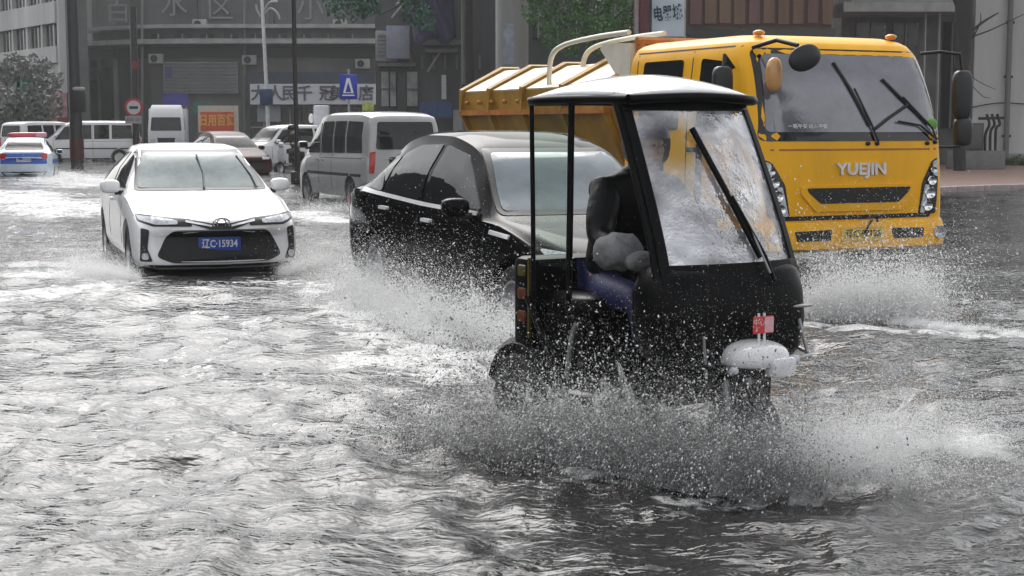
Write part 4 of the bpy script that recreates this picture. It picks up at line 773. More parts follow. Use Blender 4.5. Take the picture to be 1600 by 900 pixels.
# loop rails and the light housing between skip and cab
for x in (-.95, -.55): tubeo('hoop_rail', curve_pts([(x, 4.55, 2.2), (x, 4.5, 2.55), (x, 4.2, 2.70), (x, 3.4, 2.76), (x + .05, 2.75, 2.78)], 5), .030, CREAM, truck, 8)
bm = bmesh.new()
sec = [Vector((-.9, y, z)) for y, z in ((2.72, 2.30), (3.0, 2.28), (3.4, 2.62), (3.32, 2.68), (2.74, 2.66))]
bm = loft([sec, [v + Vector((1.5, 0, 0)) for v in sec]]); obj('hood_box', bm, CREAM, truck)
tubeo('gantry_post', [(-.8, 2.68, .8), (-.8, 2.68, 2.70)], .05, RUSTY, truck, 6); tubeo('gantry_post', [(.8, 2.68, .8), (.8, 2.68, 2.70)], .05, RUSTY, truck, 6)
tubeo('gantry_beam', [(-.85, 2.68, 2.68), (.85, 2.68, 2.68)], .05, RUSTY, truck, 6)
boxo('rear_lamp_bar', -.9, .9, 6.95, 7.0, .75, .9, REDLENS, truck)
# ---------------------------------------------------------------- covered electric tricycle
TRX, TRY, TRA = .67, 7.8, R(33)
trike = thing('covered_tricycle', 'black electric tricycle with white roof canopy and clear windscreen splashing through the foreground', 'tricycle', (TRX, TRY, GROUND), TRA)
ROOFW = mat('canopy_white', (0.50, 0.51, 0.52), 0.22, coat=0.6, var=0.22, scale=7, bump=.05, bscale=14)
TBLK = mat('trike_black', (0.0035, 0.0035, 0.004), 0.35, var=0.3, spec=.12)
GREYTUBE = mat('grey_tube', (0.30, 0.30, 0.31), 0.35, 0.5)
# canopy shell: domed, drooping edge
bm = bmesh.new(); nx, ny = 22, 24; top = []
for j in range(ny + 1):
    row = []
    for i in range(nx + 1):
        u, v = -1 + 2 * i / nx, -1 + 2 * j / ny
        su, sv = math.copysign(abs(u) ** .9, u), v
        x = su * (.418 - .03 * (v < 0) * abs(v) ** 3); y = .03 + sv * .41 - .05 * (1 - u * u) * (v < -.5) * (abs(v) - .5) * 2
        z = 1.80 + .105 * (1 - abs(u) ** 2.6) ** .8 * (1 - abs(v) ** 2.8) ** .8 + .02 * math.cos(u * 6) * (1 - v * v) * .3
        row.append(bm.verts.new((x, y, z)))
    top.append(row)
for a, b in zip(top, top[1:]):
    for i in range(nx): bm.faces.new((a[i], a[i + 1], b[i + 1], b[i]))
canopy = obj('canopy', bm, ROOFW, trike, 60)
md = canopy.modifiers.new('thick', 'SOLIDIFY'); md.thickness = .012; md.offset = 0
rim = [(-.39, -.375, 1.785), (0, -.42, 1.80), (.39, -.375, 1.785), (.415, .03, 1.79), (.41, .42, 1.785), (0, .44, 1.79), (-.41, .42, 1.785), (-.415, .03, 1.79), (-.39, -.375, 1.785)]
tubeo('canopy_rim', curve_pts(rim, 5), .024, TBLK, canopy, 8)
def WS(u, v, o=0):
    return Vector((u * (.405 - .03 * v), -.665 + .36 * math.copysign(abs(v) ** 1.15, v) - .075 * (1 - u * u) - o, .985 + .80 * v - o * .3))
def ws_patch(bm, u0, u1, v0, v1, n=16, o=0):
    g = [[bm.verts.new(WS(u0 + (u1 - u0) * i / n, v0 + (v1 - v0) * j / n, o)) for i in range(n + 1)] for j in range(n + 1)]
    for a, b in zip(g, g[1:]):
        for i in range(n): bm.faces.new((a[i], a[i + 1], b[i + 1], b[i]))
def plastic(name, lo, hi, scale):
    """scratched clear sheet, misted and wet: part see-through, part mirror, part pale mist"""
    m = bpy.data.materials.new(name); m.use_nodes = True; nt = m.node_tree; n, l = nt.nodes, nt.links; n.remove(n['Principled BSDF'])
    t = n.new('ShaderNodeTexCoord')
    def nz(sc, det, dist, lo_, hi_, f0=.35, f1=.65):
        no = n.new('ShaderNodeTexNoise'); no.inputs['Scale'].default_value = sc; no.inputs['Detail'].default_value = det; no.inputs['Distortion'].default_value = dist; l.new(t.outputs['Object'], no.inputs['Vector'])
        ra = n.new('ShaderNodeMapRange'); ra.inputs['From Min'].default_value = f0; ra.inputs['From Max'].default_value = f1; ra.inputs['To Min'].default_value = lo_; ra.inputs['To Max'].default_value = hi_; l.new(no.outputs['Fac'], ra.inputs['Value']); return ra.outputs['Result']
    bn = n.new('ShaderNodeTexNoise'); bn.inputs['Scale'].default_value = 6; bn.inputs['Detail'].default_value = 4; l.new(t.outputs['Object'], bn.inputs['Vector'])
    dn = n.new('ShaderNodeTexVoronoi'); dn.inputs['Scale'].default_value = 75; l.new(t.outputs['Object'], dn.inputs['Vector'])
    hm = n.new('ShaderNodeMath'); hm.operation = 'MULTIPLY_ADD'; hm.inputs[1].default_value = .05; l.new(dn.outputs['Distance'], hm.inputs[0]); l.new(bn.outputs['Fac'], hm.inputs[2])
    bp = n.new('ShaderNodeBump'); bp.inputs['Strength'].default_value = .5; bp.inputs['Distance'].default_value = .05; l.new(hm.outputs[0], bp.inputs['Height'])
    g = n.new('ShaderNodeBsdfGlossy'); g.inputs['Roughness'].default_value = .03; l.new(bp.outputs['Normal'], g.inputs['Normal'])
    d = n.new('ShaderNodeBsdfDiffuse'); d.inputs['Color'].default_value = (.72, .72, .80, 1); tl = n.new('ShaderNodeBsdfTranslucent'); tl.inputs['Color'].default_value = (.72, .72, .80, 1)
    tr = n.new('ShaderNodeBsdfTransparent'); m0 = n.new('ShaderNodeMixShader'); m0.inputs['Fac'].default_value = .3; l.new(d.outputs[0], m0.inputs[1]); l.new(tl.outputs[0], m0.inputs[2])
    m1 = n.new('ShaderNodeMixShader'); l.new(nz(scale, 5, 1.2, .15, .8), m1.inputs['Fac']); l.new(g.outputs[0], m1.inputs[1]); l.new(m0.outputs[0], m1.inputs[2])
    m2 = n.new('ShaderNodeMixShader'); vd = n.new('ShaderNodeVectorMath'); vd.operation = 'DISTANCE'; vd.inputs[1].default_value = (-.20, -.42, 1.55); l.new(t.outputs['Object'], vd.inputs[0])      # patch wiped clear in front of the rider
    wr_ = n.new('ShaderNodeMapRange'); wr_.interpolation_type = 'SMOOTHSTEP'; wr_.inputs['From Min'].default_value = .07; wr_.inputs['From Max'].default_value = .21; wr_.inputs['To Min'].default_value = .14; l.new(vd.outputs['Value'], wr_.inputs['Value'])
    mm = n.new('ShaderNodeMath'); mm.operation = 'MULTIPLY'; l.new(nz(scale * .8, 4, .8, lo, hi, .38, .6), mm.inputs[0]); l.new(wr_.outputs[0], mm.inputs[1]); l.new(mm.outputs[0], m2.inputs['Fac']); l.new(tr.outputs[0], m2.inputs[1]); l.new(m1.outputs[0], m2.inputs[2]); l.new(m2.outputs[0], n['Material Output'].inputs['Surface']); return m
bm = bmesh.new(); ws_patch(bm, -.98, .98, .02, .995, 20); wsc = obj('windscreen', bm, plastic('misted_screen', .45, .97, 4.0), trike, 180)
bm = bmesh.new()
ws_patch(bm, -1.04, -.93, -.03, 1.02, 12, .012); ws_patch(bm, .93, 1.04, -.03, 1.02, 12, .012); ws_patch(bm, -1.04, 1.04, .945, 1.05, 14, .0135); ws_patch(bm, -1.04, 1.04, -.06, .05, 14, .0135)
fr = obj('windscreen_frame', bm, TBLK, wsc, 60); md = fr.modifiers.new('t', 'SOLIDIFY'); md.thickness = .02
for s in (-1, 1): tubeo('front_pillar', [WS(s * 1.02, t, 0) + Vector((0, .03, 0)) for t in np.linspace(-.05, 1.03, 8)], .024, TBLK, trike, 8)
tubeo('rear_post', [(-.42, .40, 1.80), (-.42, .385, 1.2), (-.42, .38, .70)], .0125, TBLK, trike, 8)
tubeo('rear_post', [(.42, .40, 1.80), (.42, .385, 1.2), (.42, .38, .70)], .0125, TBLK, trike, 8)
tubeo('side_post', [(-.41, .06, 1.80), (-.41, .07, 1.2), (-.41, .08, .72)], .017, TBLK, trike, 8)
tubeo('side_post', [(.41, .06, 1.80), (.41, .07, 1.2), (.41, .08, .72)], .017, TBLK, trike, 8)
cl = bpy.data.materials.new('clear_vinyl'); cl.use_nodes = True; n = cl.node_tree.nodes; l = cl.node_tree.links
tr = n.new('ShaderNodeBsdfTransparent'); tr.inputs['Color'].default_value = (.88, .93, .90, 1); g = n.new('ShaderNodeBsdfGlossy'); g.inputs['Roughness'].default_value = .08; ms = n.new('ShaderNodeMixShader'); ms.inputs['Fac'].default_value = .06
l.new(tr.outputs[0], ms.inputs[1]); l.new(g.outputs[0], ms.inputs[2]); l.new(ms.outputs[0], n['Material Output'].inputs['Surface'])
for s in (-1, 1): boxo('side_curtain', s * .412 - .001, s * .412 + .001, .08, .38, .95, 1.77, cl, trike)
# cowl (leg shield) and its rounded corners
def cowl_sec(z, w, f, b):
    pts = []
    for k in range(40):
        a = 2 * math.pi * k / 40; c, s = math.cos(a), math.sin(a); e = .5
        pts.append(Vector((math.copysign(abs(c) ** e, c) * w, (f + b) / 2 + math.copysign(abs(s) ** .62, s) * (b - f) / 2, z)))
    return pts
obj('cowl', loft([cowl_sec(.42, .24, -.70, -.50), cowl_sec(.50, .33, -.76, -.46), cowl_sec(.60, .42, -.80, -.42), cowl_sec(.74, .452, -.81, -.38), cowl_sec(.88, .45, -.79, -.38), cowl_sec(.97, .43, -.755, -.42), cowl_sec(1.005, .40, -.71, -.46)]), TBLK, trike, 60)
supero('cowl_highlight_trim', (.36, -.775, .80), (.075, .03, .008), GREYTUBE, trike, .8, nu=12, nv=6)
wpr = tubeo('wiper', [WS(.42, -.05, .05), WS(.34, .10, .05), WS(.05, .45, .05)], .010, TBLK, trike, 8)
tubeo('wiper_blade', [WS(.30, .08, .03), WS(0.02, .46, .035), WS(-.22, .84, .03)], .015, TBLK, wpr, 8)
tubeo('wiper_link', [WS(.36, .0, .055), WS(.22, .25, .05), WS(.03, .47, .05)], .006, GREYTUBE, wpr, 6)
# front end: mudguard, lamp, crash bar, plate
FENDW = mat('white_plastic', (0.75, 0.75, 0.77), 0.2, coat=.6, var=.05)
bm = bmesh.new(); superell(bm, (0, -.84, .585), (.165, .15, .085), .85, 24, 14)
for v in bm.verts:
    if v.co.z < .56: v.co.z = .56 + (v.co.z - .56) * .3
obj('front_mudguard', bm, FENDW, trike, 180)
boxo('headlamp', -.02, .13, -1.0, -.93, .505, .60, mat('headlamp_lens', (.75, .76, .8), .08, coat=1), trike, .02)
supero('indicator', (.20, -.90, .57), (.025, .03, .022), LENS, trike, .8, nu=10, nv=6)
supero('indicator', (-.18, -.90, .545), (.025, .03, .018), LENS, trike, .8, nu=10, nv=6)
tubeo('crash_bar', curve_pts([(.14, -.86, .53), (.24, -.90, .57), (.36, -.84, .57), (.42, -.70, .58)], 4), .011, GREYTUBE, trike, 8)
tubeo('crash_bar', curve_pts([(-.14, -.86, .53), (-.24, -.90, .57), (-.36, -.84, .57), (-.42, -.70, .58)], 4), .011, TBLK, trike, 8)
tubeo('cowl_stay', [(.33, -.79, .74), (.36, -.82, .58)], .010, GREYTUBE, trike, 6)
tubeo('cowl_stay', [(-.27, -.80, .70), (-.25, -.80, .50)], .007, GREYTUBE, trike, 6)
PR = mat('plate_red', (.62, .05, .06), .45, var=.3, scale=20)
bm = bmesh.new(); box(bm, -.062, .062, -.905, -.898, .705, .785, .004); rp = obj('number_plate', bm, PR, trike, 40)
boxo('plate_panel', .004, .058, -.909, -.9055, .71, .78, mat('plate_pink', (.75, .42, .45), .5, var=.2, scale=30), rp)
text('plate_lettering', '中心', .036, mat('plate_pale', (.8, .55, .55), .5), rp, (-.03, -.907, .757), ext=.001); text('plate_lettering', '3', .03, mat('plate_pale', (.8, .55, .55), .5), rp, (-.045, -.907, .725), ext=.001)
for x in (-.022, .012): tubeo('plate_stem', [(x, -.90, .64), (x, -.895, .80)], .007, FENDW, rp, 6)
def small_wheel(x, y, r, w):
    o = thing('wheel', None, None); o.parent = trike; o.location = (x, y, r)
    bm = bmesh.new(); lathe(bm, [(r * .6, -w / 2), (r * .9, -w / 2), (r, -w / 4), (r, w / 4), (r * .9, w / 2), (r * .6, w / 2), (r * .6, -w / 2)], 30); obj('tyre', bm, RUBBER, o, 40)
    bm = bmesh.new(); lathe(bm, [(r * .6, -w / 2.2), (.02, -w / 4), (.02, w / 4), (r * .6, w / 2.2)], 24); obj('rim', bm, mat('dark_rim', (.05, .05, .052), .5, .4), o, 40)
small_wheel(0, -.78, .225, .11); small_wheel(-.37, .55, .235, .11); small_wheel(.37, .55, .235, .11)
for s in (-1, 1):
    tubeo('fork_leg', [(s * .075, -.78, .225), (s * .07, -.70, .55)], .018, GREYTUBE, trike, 8)
    bm = bmesh.new(); tube(bm, [(s * .37, .55 + math.cos(a) * .27, .235 + math.sin(a) * .27) for a in np.linspace(R(15), R(165), 12)], .05, 6); obj('rear_mudguard', bm, TBLK, trike, 50)
# floor, seat box, backrest, rear body
boxo('footboard', -.36, .36, -.55, .70, .33, .38, TBLK, trike, .012)
boxo('seat_box', -.34, .34, .06, .66, .38, .70, TBLK, trike, .03)
supero('seat', (0, .28, .74), (.33, .26, .07), TBLK, trike, .45)
boxo('rear_body', -.41, .41, .41, .60, .45, .98, TBLK, trike, .04)
SKOR = mat('orange_reflector', (.12, .03, .006), .4, var=.4, scale=30); SKY_ = mat('yellow_stripe', (.09, .07, .008), .5, var=.3, scale=20)
for z, m_ in ((.88, SKY_), (.76, SKOR), (.64, SKOR)): boxo('reflector', -.425, -.405, .46, .53, z, z + .06, m_, trike, .01)
boxo('side_stripe', -.418, -.405, .425, .44, .56, .98, SKY_, trike)
tubeo('side_strut', [(-.43, .42, .78), (-.43, .22, .50), (-.43, .0, .22)], .018, TBLK, trike, 8)
tubeo('side_strut', [(.43, .42, .78), (.43, .22, .50), (.43, .0, .22)], .018, TBLK, trike, 8)
tubeo('step_tube', curve_pts([(-.42, .0, .68), (-.42, .04, .60), (-.42, .08, .40)], 4), .013, GREYTUBE, trike, 8)
tubeo('side_sill', [(-.40, -.50, .30), (-.40, .40, .30)], .02, TBLK, trike, 8); tubeo('side_sill', [(.40, -.50, .30), (.40, .40, .30)], .02, TBLK, trike, 8)
boxo('dark_leg_panel', .40, .43, -.5, .42, .28, .98, TBLK, trike, .01); boxo('dark_leg_panel', -.36, .36, -.42, -.40, .36, .98, TBLK, trike)  # black panels added so the leg space looks dark instead of showing water
tubeo('steering_column', [(0, -.62, .55), (0, -.47, 1.0)], .03, TBLK, trike, 8)
tubeo('handlebar', curve_pts([(-.42, -.30, 1.06), (-.26, -.36, 1.07), (-.1, -.46, 1.02), (.1, -.46, 1.02), (.26, -.36, 1.07), (.42, -.30, 1.06)], 4), .014, TBLK, trike, 8)
supero('instrument_pod', (0, -.48, 1.03), (.14, .06, .05), TBLK, trike, .6)
MITT = mat('grey_quilt', (0.16, 0.16, 0.165), 0.8, var=.45, scale=14, bump=.6, bscale=18)
for s in (-1, 1):
    bm = bmesh.new(); superell(bm, (s * .385, -.30, 1.06), (.125, .10, .085), .8, 20, 12)
    for v in bm.verts: v.co += Vector((0, .0, .014 * math.sin(v.co.x * 60) * math.cos(v.co.y * 45)))
    obj('handlebar_mitt', bm, MITT, trike, 180)
    supero('mitt_flap', (s * .33, -.40, 1.02), (.09, .05, .05), MITT, trike, .9)
# ---------------------------------------------------------------- the rider
def skin_mesh(J, E, root, sub=2):
    names = list(J); me = bpy.data.meshes.new('skin'); me.from_pydata([J[k][0] for k in names], [(names.index(a), names.index(b)) for a, b in E], [])
    o = bpy.data.objects.new('skin', me); C.objects.link(o); o.modifiers.new('s', 'SKIN'); sb = o.modifiers.new('d', 'SUBSURF'); sb.levels = sub; sb.render_levels = sub
    for i, k in enumerate(names):
        r = J[k][1]; me.skin_vertices[0].data[i].radius = r if isinstance(r, tuple) else (r, r); me.skin_vertices[0].data[i].use_root = (k == root)
    bpy.context.view_layer.update(); res = bpy.data.meshes.new_from_object(o.evaluated_get(bpy.context.evaluated_depsgraph_get()))
    bpy.data.objects.remove(o); bpy.data.meshes.remove(me); return res
rider = thing('person', 'rider in black rain jacket and blue trousers hunched at the tricycle handlebar', 'person', (TRX, TRY, GROUND), TRA)
J = {'pelvis': ((0, .26, .86), (.11, .10)), 'waist': ((0, .20, 1.02), (.11, .09)), 'chest': ((0, .10, 1.22), (.13, .10)), 'neck': ((0, .02, 1.40), .055), 'jaw': ((0, -.04, 1.47), (.065, .075)), 'skull': ((0, -.04, 1.57), (.08, .095)), 'crown': ((0, -.02, 1.64), (.055, .06))}
E = [('pelvis', 'waist'), ('waist', 'chest'), ('chest', 'neck'), ('neck', 'jaw'), ('jaw', 'skull'), ('skull', 'crown')]
for s, t in ((-1, 'l'), (1, 'r')):
    J.update({'sh' + t: ((s * .19, .06, 1.32), .05), 'el' + t: ((s * .31, -.04, 1.10), .038), 'wr' + t: ((s * .36, -.24, 1.075), .028), 'pa' + t: ((s * .375, -.30, 1.075), (.042, .02)),
              'hi' + t: ((s * .10, .24, .82), .07), 'kn' + t: ((s * .17, -.20, .80), .05), 'an' + t: ((s * .16, -.26, .45), .036), 'to' + t: ((s * .165, -.42, .41), .036)})
    E += [('chest', 'sh' + t), ('sh' + t, 'el' + t), ('el' + t, 'wr' + t), ('wr' + t, 'pa' + t), ('pelvis', 'hi' + t), ('hi' + t, 'kn' + t), ('kn' + t, 'an' + t), ('an' + t, 'to' + t)]
    for q in range(5):
        o_ = (q - 2) * .017; ln = (.055, .065, .07, .066, .05)[q]
        if q == 0 : J.update({f'f{q}a' + t: ((s * .345, -.315, 1.06), .010), f'f{q}b' + t: ((s * .335, -.34, 1.045), .009)})
        else: J.update({f'f{q}a' + t: ((s * .38 + o_, -.30 - ln * .7, 1.085), .010), f'f{q}b' + t: ((s * .38 + o_, -.30 - ln, 1.055), .009)})
        E += [('pa' + t, f'f{q}a' + t), (f'f{q}a' + t, f'f{q}b' + t)]
SKIN = mat('skin', (.42, .25, .17), .5)
body = obj('body', skin_mesh(J, E, 'pelvis'), SKIN, rider, 180)
JK = mat('black_jacket', (.006, .006, .007), .45, var=.4, bump=1.0, bscale=9, spec=.2)
keep = ['pelvis', 'waist', 'chest', 'neck'] + [a + t for a in ('sh', 'el', 'wr') for t in 'lr']
Jj = {'pelvis': ((0, .27, .84), (.19, .16)), 'waist': ((0, .22, 1.02), (.18, .15)), 'chest': ((0, .14, 1.22), (.205, .175)), 'upper': ((0, .07, 1.35), (.175, .15)), 'neck': ((0, .02, 1.43), (.085, .085)), 'collar': ((0, -.0, 1.48), (.08, .085))}
Ej = [('pelvis', 'waist'), ('waist', 'chest'), ('chest', 'upper'), ('upper', 'neck'), ('neck', 'collar')]
for t, sg_ in (('l', -1), ('r', 1)):
    Jj.update({'sh' + t: ((sg_ * .19, .05, 1.33), .10), 'ua' + t: ((sg_ * .27, .0, 1.22), .088), 'el' + t: ((sg_ * .31, -.04, 1.10), .072), 'wr' + t: ((sg_ * .36, -.24, 1.075), .052)}); Ej += [('upper', 'sh' + t), ('sh' + t, 'ua' + t), ('ua' + t, 'el' + t), ('el' + t, 'wr' + t)]
obj('jacket', skin_mesh(Jj, Ej, 'pelvis'), JK, body, 180)
TRS = mat('blue_trousers', (.012, .016, .075), .6, var=.5, scale=10, bump=.3, bscale=12)
for t in 'lr':
    Jt = {k: (J[k][0], J[k][1] * 1.55 if not isinstance(J[k][1], tuple) else J[k][1]) for k in ('hi' + t, 'kn' + t, 'an' + t)}; Jt['pe'] = ((Jt['hi' + t][0][0] * .4, .30, .84), .13)
    obj('trouser_leg', skin_mesh(Jt, [('pe', 'hi' + t), ('hi' + t, 'kn' + t), ('kn' + t, 'an' + t)], 'hi' + t), TRS, body, 180)
    sx_ = J['to' + t][0][0]; supero('shoe', (sx_, -.35, .42), (.05, .13, .045), BLACK, body, .75)
HELM = mat('dark_purple_hood', (.03, .026, .075), .45, var=.5, scale=12)
bm = bmesh.new(); superell(bm, (0, -.015, 1.57), (.115, .135, .135), .95, 24, 16)
bmesh.ops.delete(bm, geom=[f for f in bm.faces if f.calc_center_median().y < -.09 and 1.47 < f.calc_center_median().z < 1.60], context='FACES'); obj('hood', bm, HELM, body, 180)
for s in (-1, 1): supero('eye', (s * .032, -.118, 1.565), (.012, .008, .008), BLACK, body, 1, nu=8, nv=6)
supero('nose', (0, -.135, 1.54), (.014, .02, .022), SKIN, body, 1, nu=10, nv=8); supero('mouth', (0, -.118, 1.495), (.025, .008, .007), mat('lips', (.3, .1, .09), .5), body, 1, nu=10, nv=6)
# ---------------------------------------------------------------- distant vehicles
MAROON = mat('maroon_paint_car', (.045, .008, .010), .35, spec=.1, var=.2)
far = dict(SEDAN); far.pop('seams'); far.pop('handles'); far['front'] = [('headlamp', rnd([(.44, .72), (.44, .64), (.68, .64), (.80, .72)], .02), LENS, True, .01), ('lower_grille', rnd([(-.5, .55), (.5, .55), (.45, .3), (-.45, .3)], .04), GRILLE, False, .008)]
far['rear'] = [('tail_lamp', rnd([(.45, .95), (.70, .93), (.71, .78), (.45, .8)], .03), REDLENS, True, .01), ('number_plate', rnd([(-.22, .86), (.22, .86), (.22, .74), (-.22, .74)], .01), PLATEBLUE, False, .012)]
PBLUE = mat('police_blue', (.02, .10, .48), .3, coat=.4); PWHITE = mat('police_white', (.60, .70, .78), .3, coat=.5)
P = dict(far); P['rear'] = [('boot_panel', rnd([(-.66, .99), (.66, .99), (.70, .66), (-.70, .66)], .05), PBLUE, False, .008), ('tail_lamp', rnd([(.50, 1.0), (.70, .97), (.71, .82), (.55, .82)], .03), REDLENS, True, .014), ('number_plate', rnd([(-.22, .84), (.22, .84), (.22, .72), (-.22, .72)], .01), SIGNW, False, .016), ('bumper_shadow', rnd([(-.7, .42), (.7, .42), (.6, .3), (-.6, .3)], .04), BLACK, False, .008)]
P['flank'] = [('side_stripe', [(.6, .62), (4.2, .66), (4.2, .80), (.6, .76)], PBLUE, True, .006)]; P['lift'] = -.12
q = wp(20, 276); pol, B = build_car('police_car', 'blue and white police car with red light bar driving away at far left', (q[0] - .2, q[1] + 2.2), R(180 + 14), P, PWHITE)
bar = supero('light_bar', (0, .15, 1.545), (.60, .17, .085), mat('beacon_red', (.55, .04, .07), .2, coat=.5), pol, .5); supero('beacon_end', (-.42, .15, 1.545), (.2, .18, .09), mat('beacon_pink', (.62, .3, .36), .25), bar, .5); supero('bar_mount', (0, .15, 1.46), (.5, .08, .03), BLACK, pol, .5)
# maroon hatchback, seen over the white saloon's roof
P = dict(far); P['zt'] = [(t, z * (1.02 if z < 1.0 else 1.05)) for t, z in SEDAN['zt']]; P['wsmat'] = DIMGLASS; q = wp(342, 272)
build_car('maroon_car', 'dark maroon car passing behind the white saloon', (q[0] + .1, q[1] + 1.2), R(28), P, MAROON)
# white people carriers far down the street
SUV = dict(VAN); SUV.update(L=4.4, W=1.72, wheel_r=.33, axles=(.85, 3.5), belt=1.05)
SUV['zt'] = [(0, .78), (.05, .92), (.2, 1.0), (1.0, 1.10), (1.25, 1.2), (1.75, 1.66), (2.0, 1.74), (2.5, 1.78), (3.7, 1.76), (4.15, 1.68), (4.32, 1.3), (4.4, .95)]
SUV['zb'] = [(0, .72), (.2, .90), (1.0, 1.02), (2, 1.06), (4.1, 1.09), (4.35, 1.0), (4.4, .85)]
SUV['wm'] = [(0, .68), (.05, .77), (.2, .82), (.5, .85), (3.9, .85), (4.3, .81), (4.4, .74)]; SUV['wr'] = [(0, .56), (.3, .72), (1.2, .74), (1.8, .68), (2.2, .68), (3.9, .67), (4.3, .66), (4.4, .6)]
SUV['zl'] = [(0, .40), (.1, .30), (4.1, .30), (4.4, .42)]; SUV['sweep'] = [(0, .15), (1, .08), (1.8, .08), (2.3, 0), (3.9, 0), (4.4, -.07)]
SUV['windscreen'] = [(-.68, 1.15), (.68, 1.15), (.60, 1.63), (-.60, 1.63)]; SUV['rear_window'] = [(-.60, 1.16), (.60, 1.16), (.54, 1.6), (-.54, 1.6)]
SUV['side_windows'] = [[(1.4, 1.10), (1.85, 1.58), (2.3, 1.64), (2.3, 1.11)], [(2.4, 1.11), (2.4, 1.64), (3.15, 1.64), (3.15, 1.12)], [(3.25, 1.12), (3.25, 1.63), (3.85, 1.6), (4.0, 1.13)]]
SUV['seams'] = [((2.35, .4), (2.35, 1.6)), ((1.3, .45), (1.3, 1.0))]; SUV['handles'] = []; SUV['mirror'] = (.84, 1.5, 1.15); SUV['flank'] = []
SUV['wsmat'] = DIMGLASS; SUV['rear'] = [('tail_lamp', rnd([(.58, 1.1), (.73, 1.08), (.74, .8), (.60, .8)], .03), REDLENS, True, .01), ('number_plate', rnd([(-.22, .9), (.22, .9), (.22, .78), (-.22, .78)], .01), PLATEBLUE, False, .012)]
SUV['front'] = [('headlamp', rnd([(.45, .90), (.45, .78), (.76, .78), (.80, .92)], .03), LENS, True, .01), ('grille', rnd([(-.38, .90), (.38, .90), (.34, .72), (-.34, .72)], .03), GRILLE, False, .008), ('lower_grille', rnd([(-.5, .6), (.5, .6), (.45, .48), (-.45, .48)], .03), GRILLE, False, .008)]
q = wp(402, 264); build_car('white_suv', 'white sport utility vehicle parked behind the black street pole', (q[0] + .6, q[1] + 2.0), R(-50), SUV, WHITE_CAR)
q = wp(132, 252); MV = dict(VAN); MV['L'] = 4.75; build_car('white_microvan', 'white microvan parked side-on behind the thick utility pole', (q[0], q[1] + .8), R(-78), MV, WHITE_CAR, cat='van')
q = wp(60, 257); build_car('white_delivery_van', 'white van half hidden behind the police car', (q[0] - 3.2, q[1] + 12), R(150), VAN, WHITE_CAR, cat='van')
q = wp(690, 250); build_car('white_hatchback', 'white car parked behind the silver minibus to its right', (q[0] + .1, q[1] + 3.5), R(-25), SUV, WHITE_CAR)
# small white lorry
q = wp(284, 240); lor = thing('white_lorry', 'white lorry parked below the blue sign far behind the saloon', 'lorry', (q[0], q[1] - 4, GROUND), R(10))
WL = mat('lorry_white', (.70, .71, .72), .4, var=.08)
cabs = []
for z, f_, w_ in ((.5, .05, .95), (.9, 0, 1.0), (1.5, .03, 1.0), (2.3, .35, .95), (2.7, .55, .9), (2.95, .9, .8)): cabs.append([Vector((x, y, z)) for x, y in ((-w_, f_ + .1), (-w_ + .12, f_), (w_ - .12, f_), (w_, f_ + .1), (w_, 1.9), (-w_, 1.9))])
me = bpy.data.meshes.new('cab'); bm = loft(cabs); bm.to_mesh(me); bm.free(); obj('cab', me, WL, lor, 30); B = bvh_of(me)
decal('windscreen', B, rnd([(-.85, 1.5), (.85, 1.5), (.8, 2.25), (-.8, 2.25)], .08), 'F', GLASS, lor, .01); decal('grille', B, rnd([(-.5, 1.1), (.5, 1.1), (.45, .8), (-.45, .8)], .04), 'F', GRILLE, lor, .01); decal('bumper', B, rnd([(-.9, .72), (.9, .72), (.9, .54), (-.9, .54)], .04), 'F', LIGHTW, lor, .05)
for s in (1, -1):
    decal('headlamp', B, rnd([(.6 * s, 1.05), (.85 * s, 1.05), (.85 * s, .85), (.6 * s, .85)], .03), 'F', LENS, lor, .01); wheel(lor, s * .85, .9, .40, .22, s); wheel(lor, s * .85, 4.6, .40, .28, s); decal('door_window', B, rnd([(.5, 1.55), (.7, 2.2), (1.5, 2.2), (1.5, 1.55)], .05), 'S' if s > 0 else 'L', GLASS, lor, .01)
boxo('cargo_box', -1.05, 1.05, 2.05, 6.0, .8, 2.75, WL, lor, .03)
# motor scooter with white leg shield and its rider, by the black pole
q = wp(452, 268); sc = thing('motor_scooter', 'dark motor scooter with white front shield next to the black street pole', 'scooter', (q[0], q[1] + .6, GROUND), R(-35))
WS_ = mat('scooter_white', (.72, .72, .73), .3, coat=.5)
bm = bmesh.new(); superell(bm, (0, -.48, .78), (.20, .06, .32), .7, 18, 12); obj('front_shield', bm, WS_, sc, 180); supero('headlamp', (0, -.50, 1.06), (.12, .08, .09), LENS, sc, .8); supero('seat', (0, .25, .78), (.15, .36, .07), BLACK, sc, .6); supero('rear_cover', (0, .32, .58), (.17, .40, .17), BGLOSS, sc, .6); boxo('footboard', -.17, .17, -.42, .1, .30, .36, BLACK, sc, .02)
tubeo('handlebar', curve_pts([(-.34, -.30, 1.08), (-.15, -.40, 1.10), (.15, -.40, 1.10), (.34, -.30, 1.08)], 4), .018, BLACK, sc, 8)
for y in (-.62, .58):
    o = thing('wheel', None, None); o.parent = sc; o.location = (0, y, .25); bm = bmesh.new(); lathe(bm, [(.15, -.05), (.23, -.05), (.25, -.02), (.25, .02), (.23, .05), (.15, .05), (.15, -.05)], 24); obj('tyre', bm, RUBBER, o, 40); bm = bmesh.new(); lathe(bm, [(.15, -.045), (.02, -.02), (.02, .02), (.15, .045)], 20); obj('rim', bm, ALLOY, o, 40)
per = thing('person', 'dark-clothed person sitting on the scooter beside the black street pole', 'person', (q[0], q[1] + .6, GROUND), R(-35))
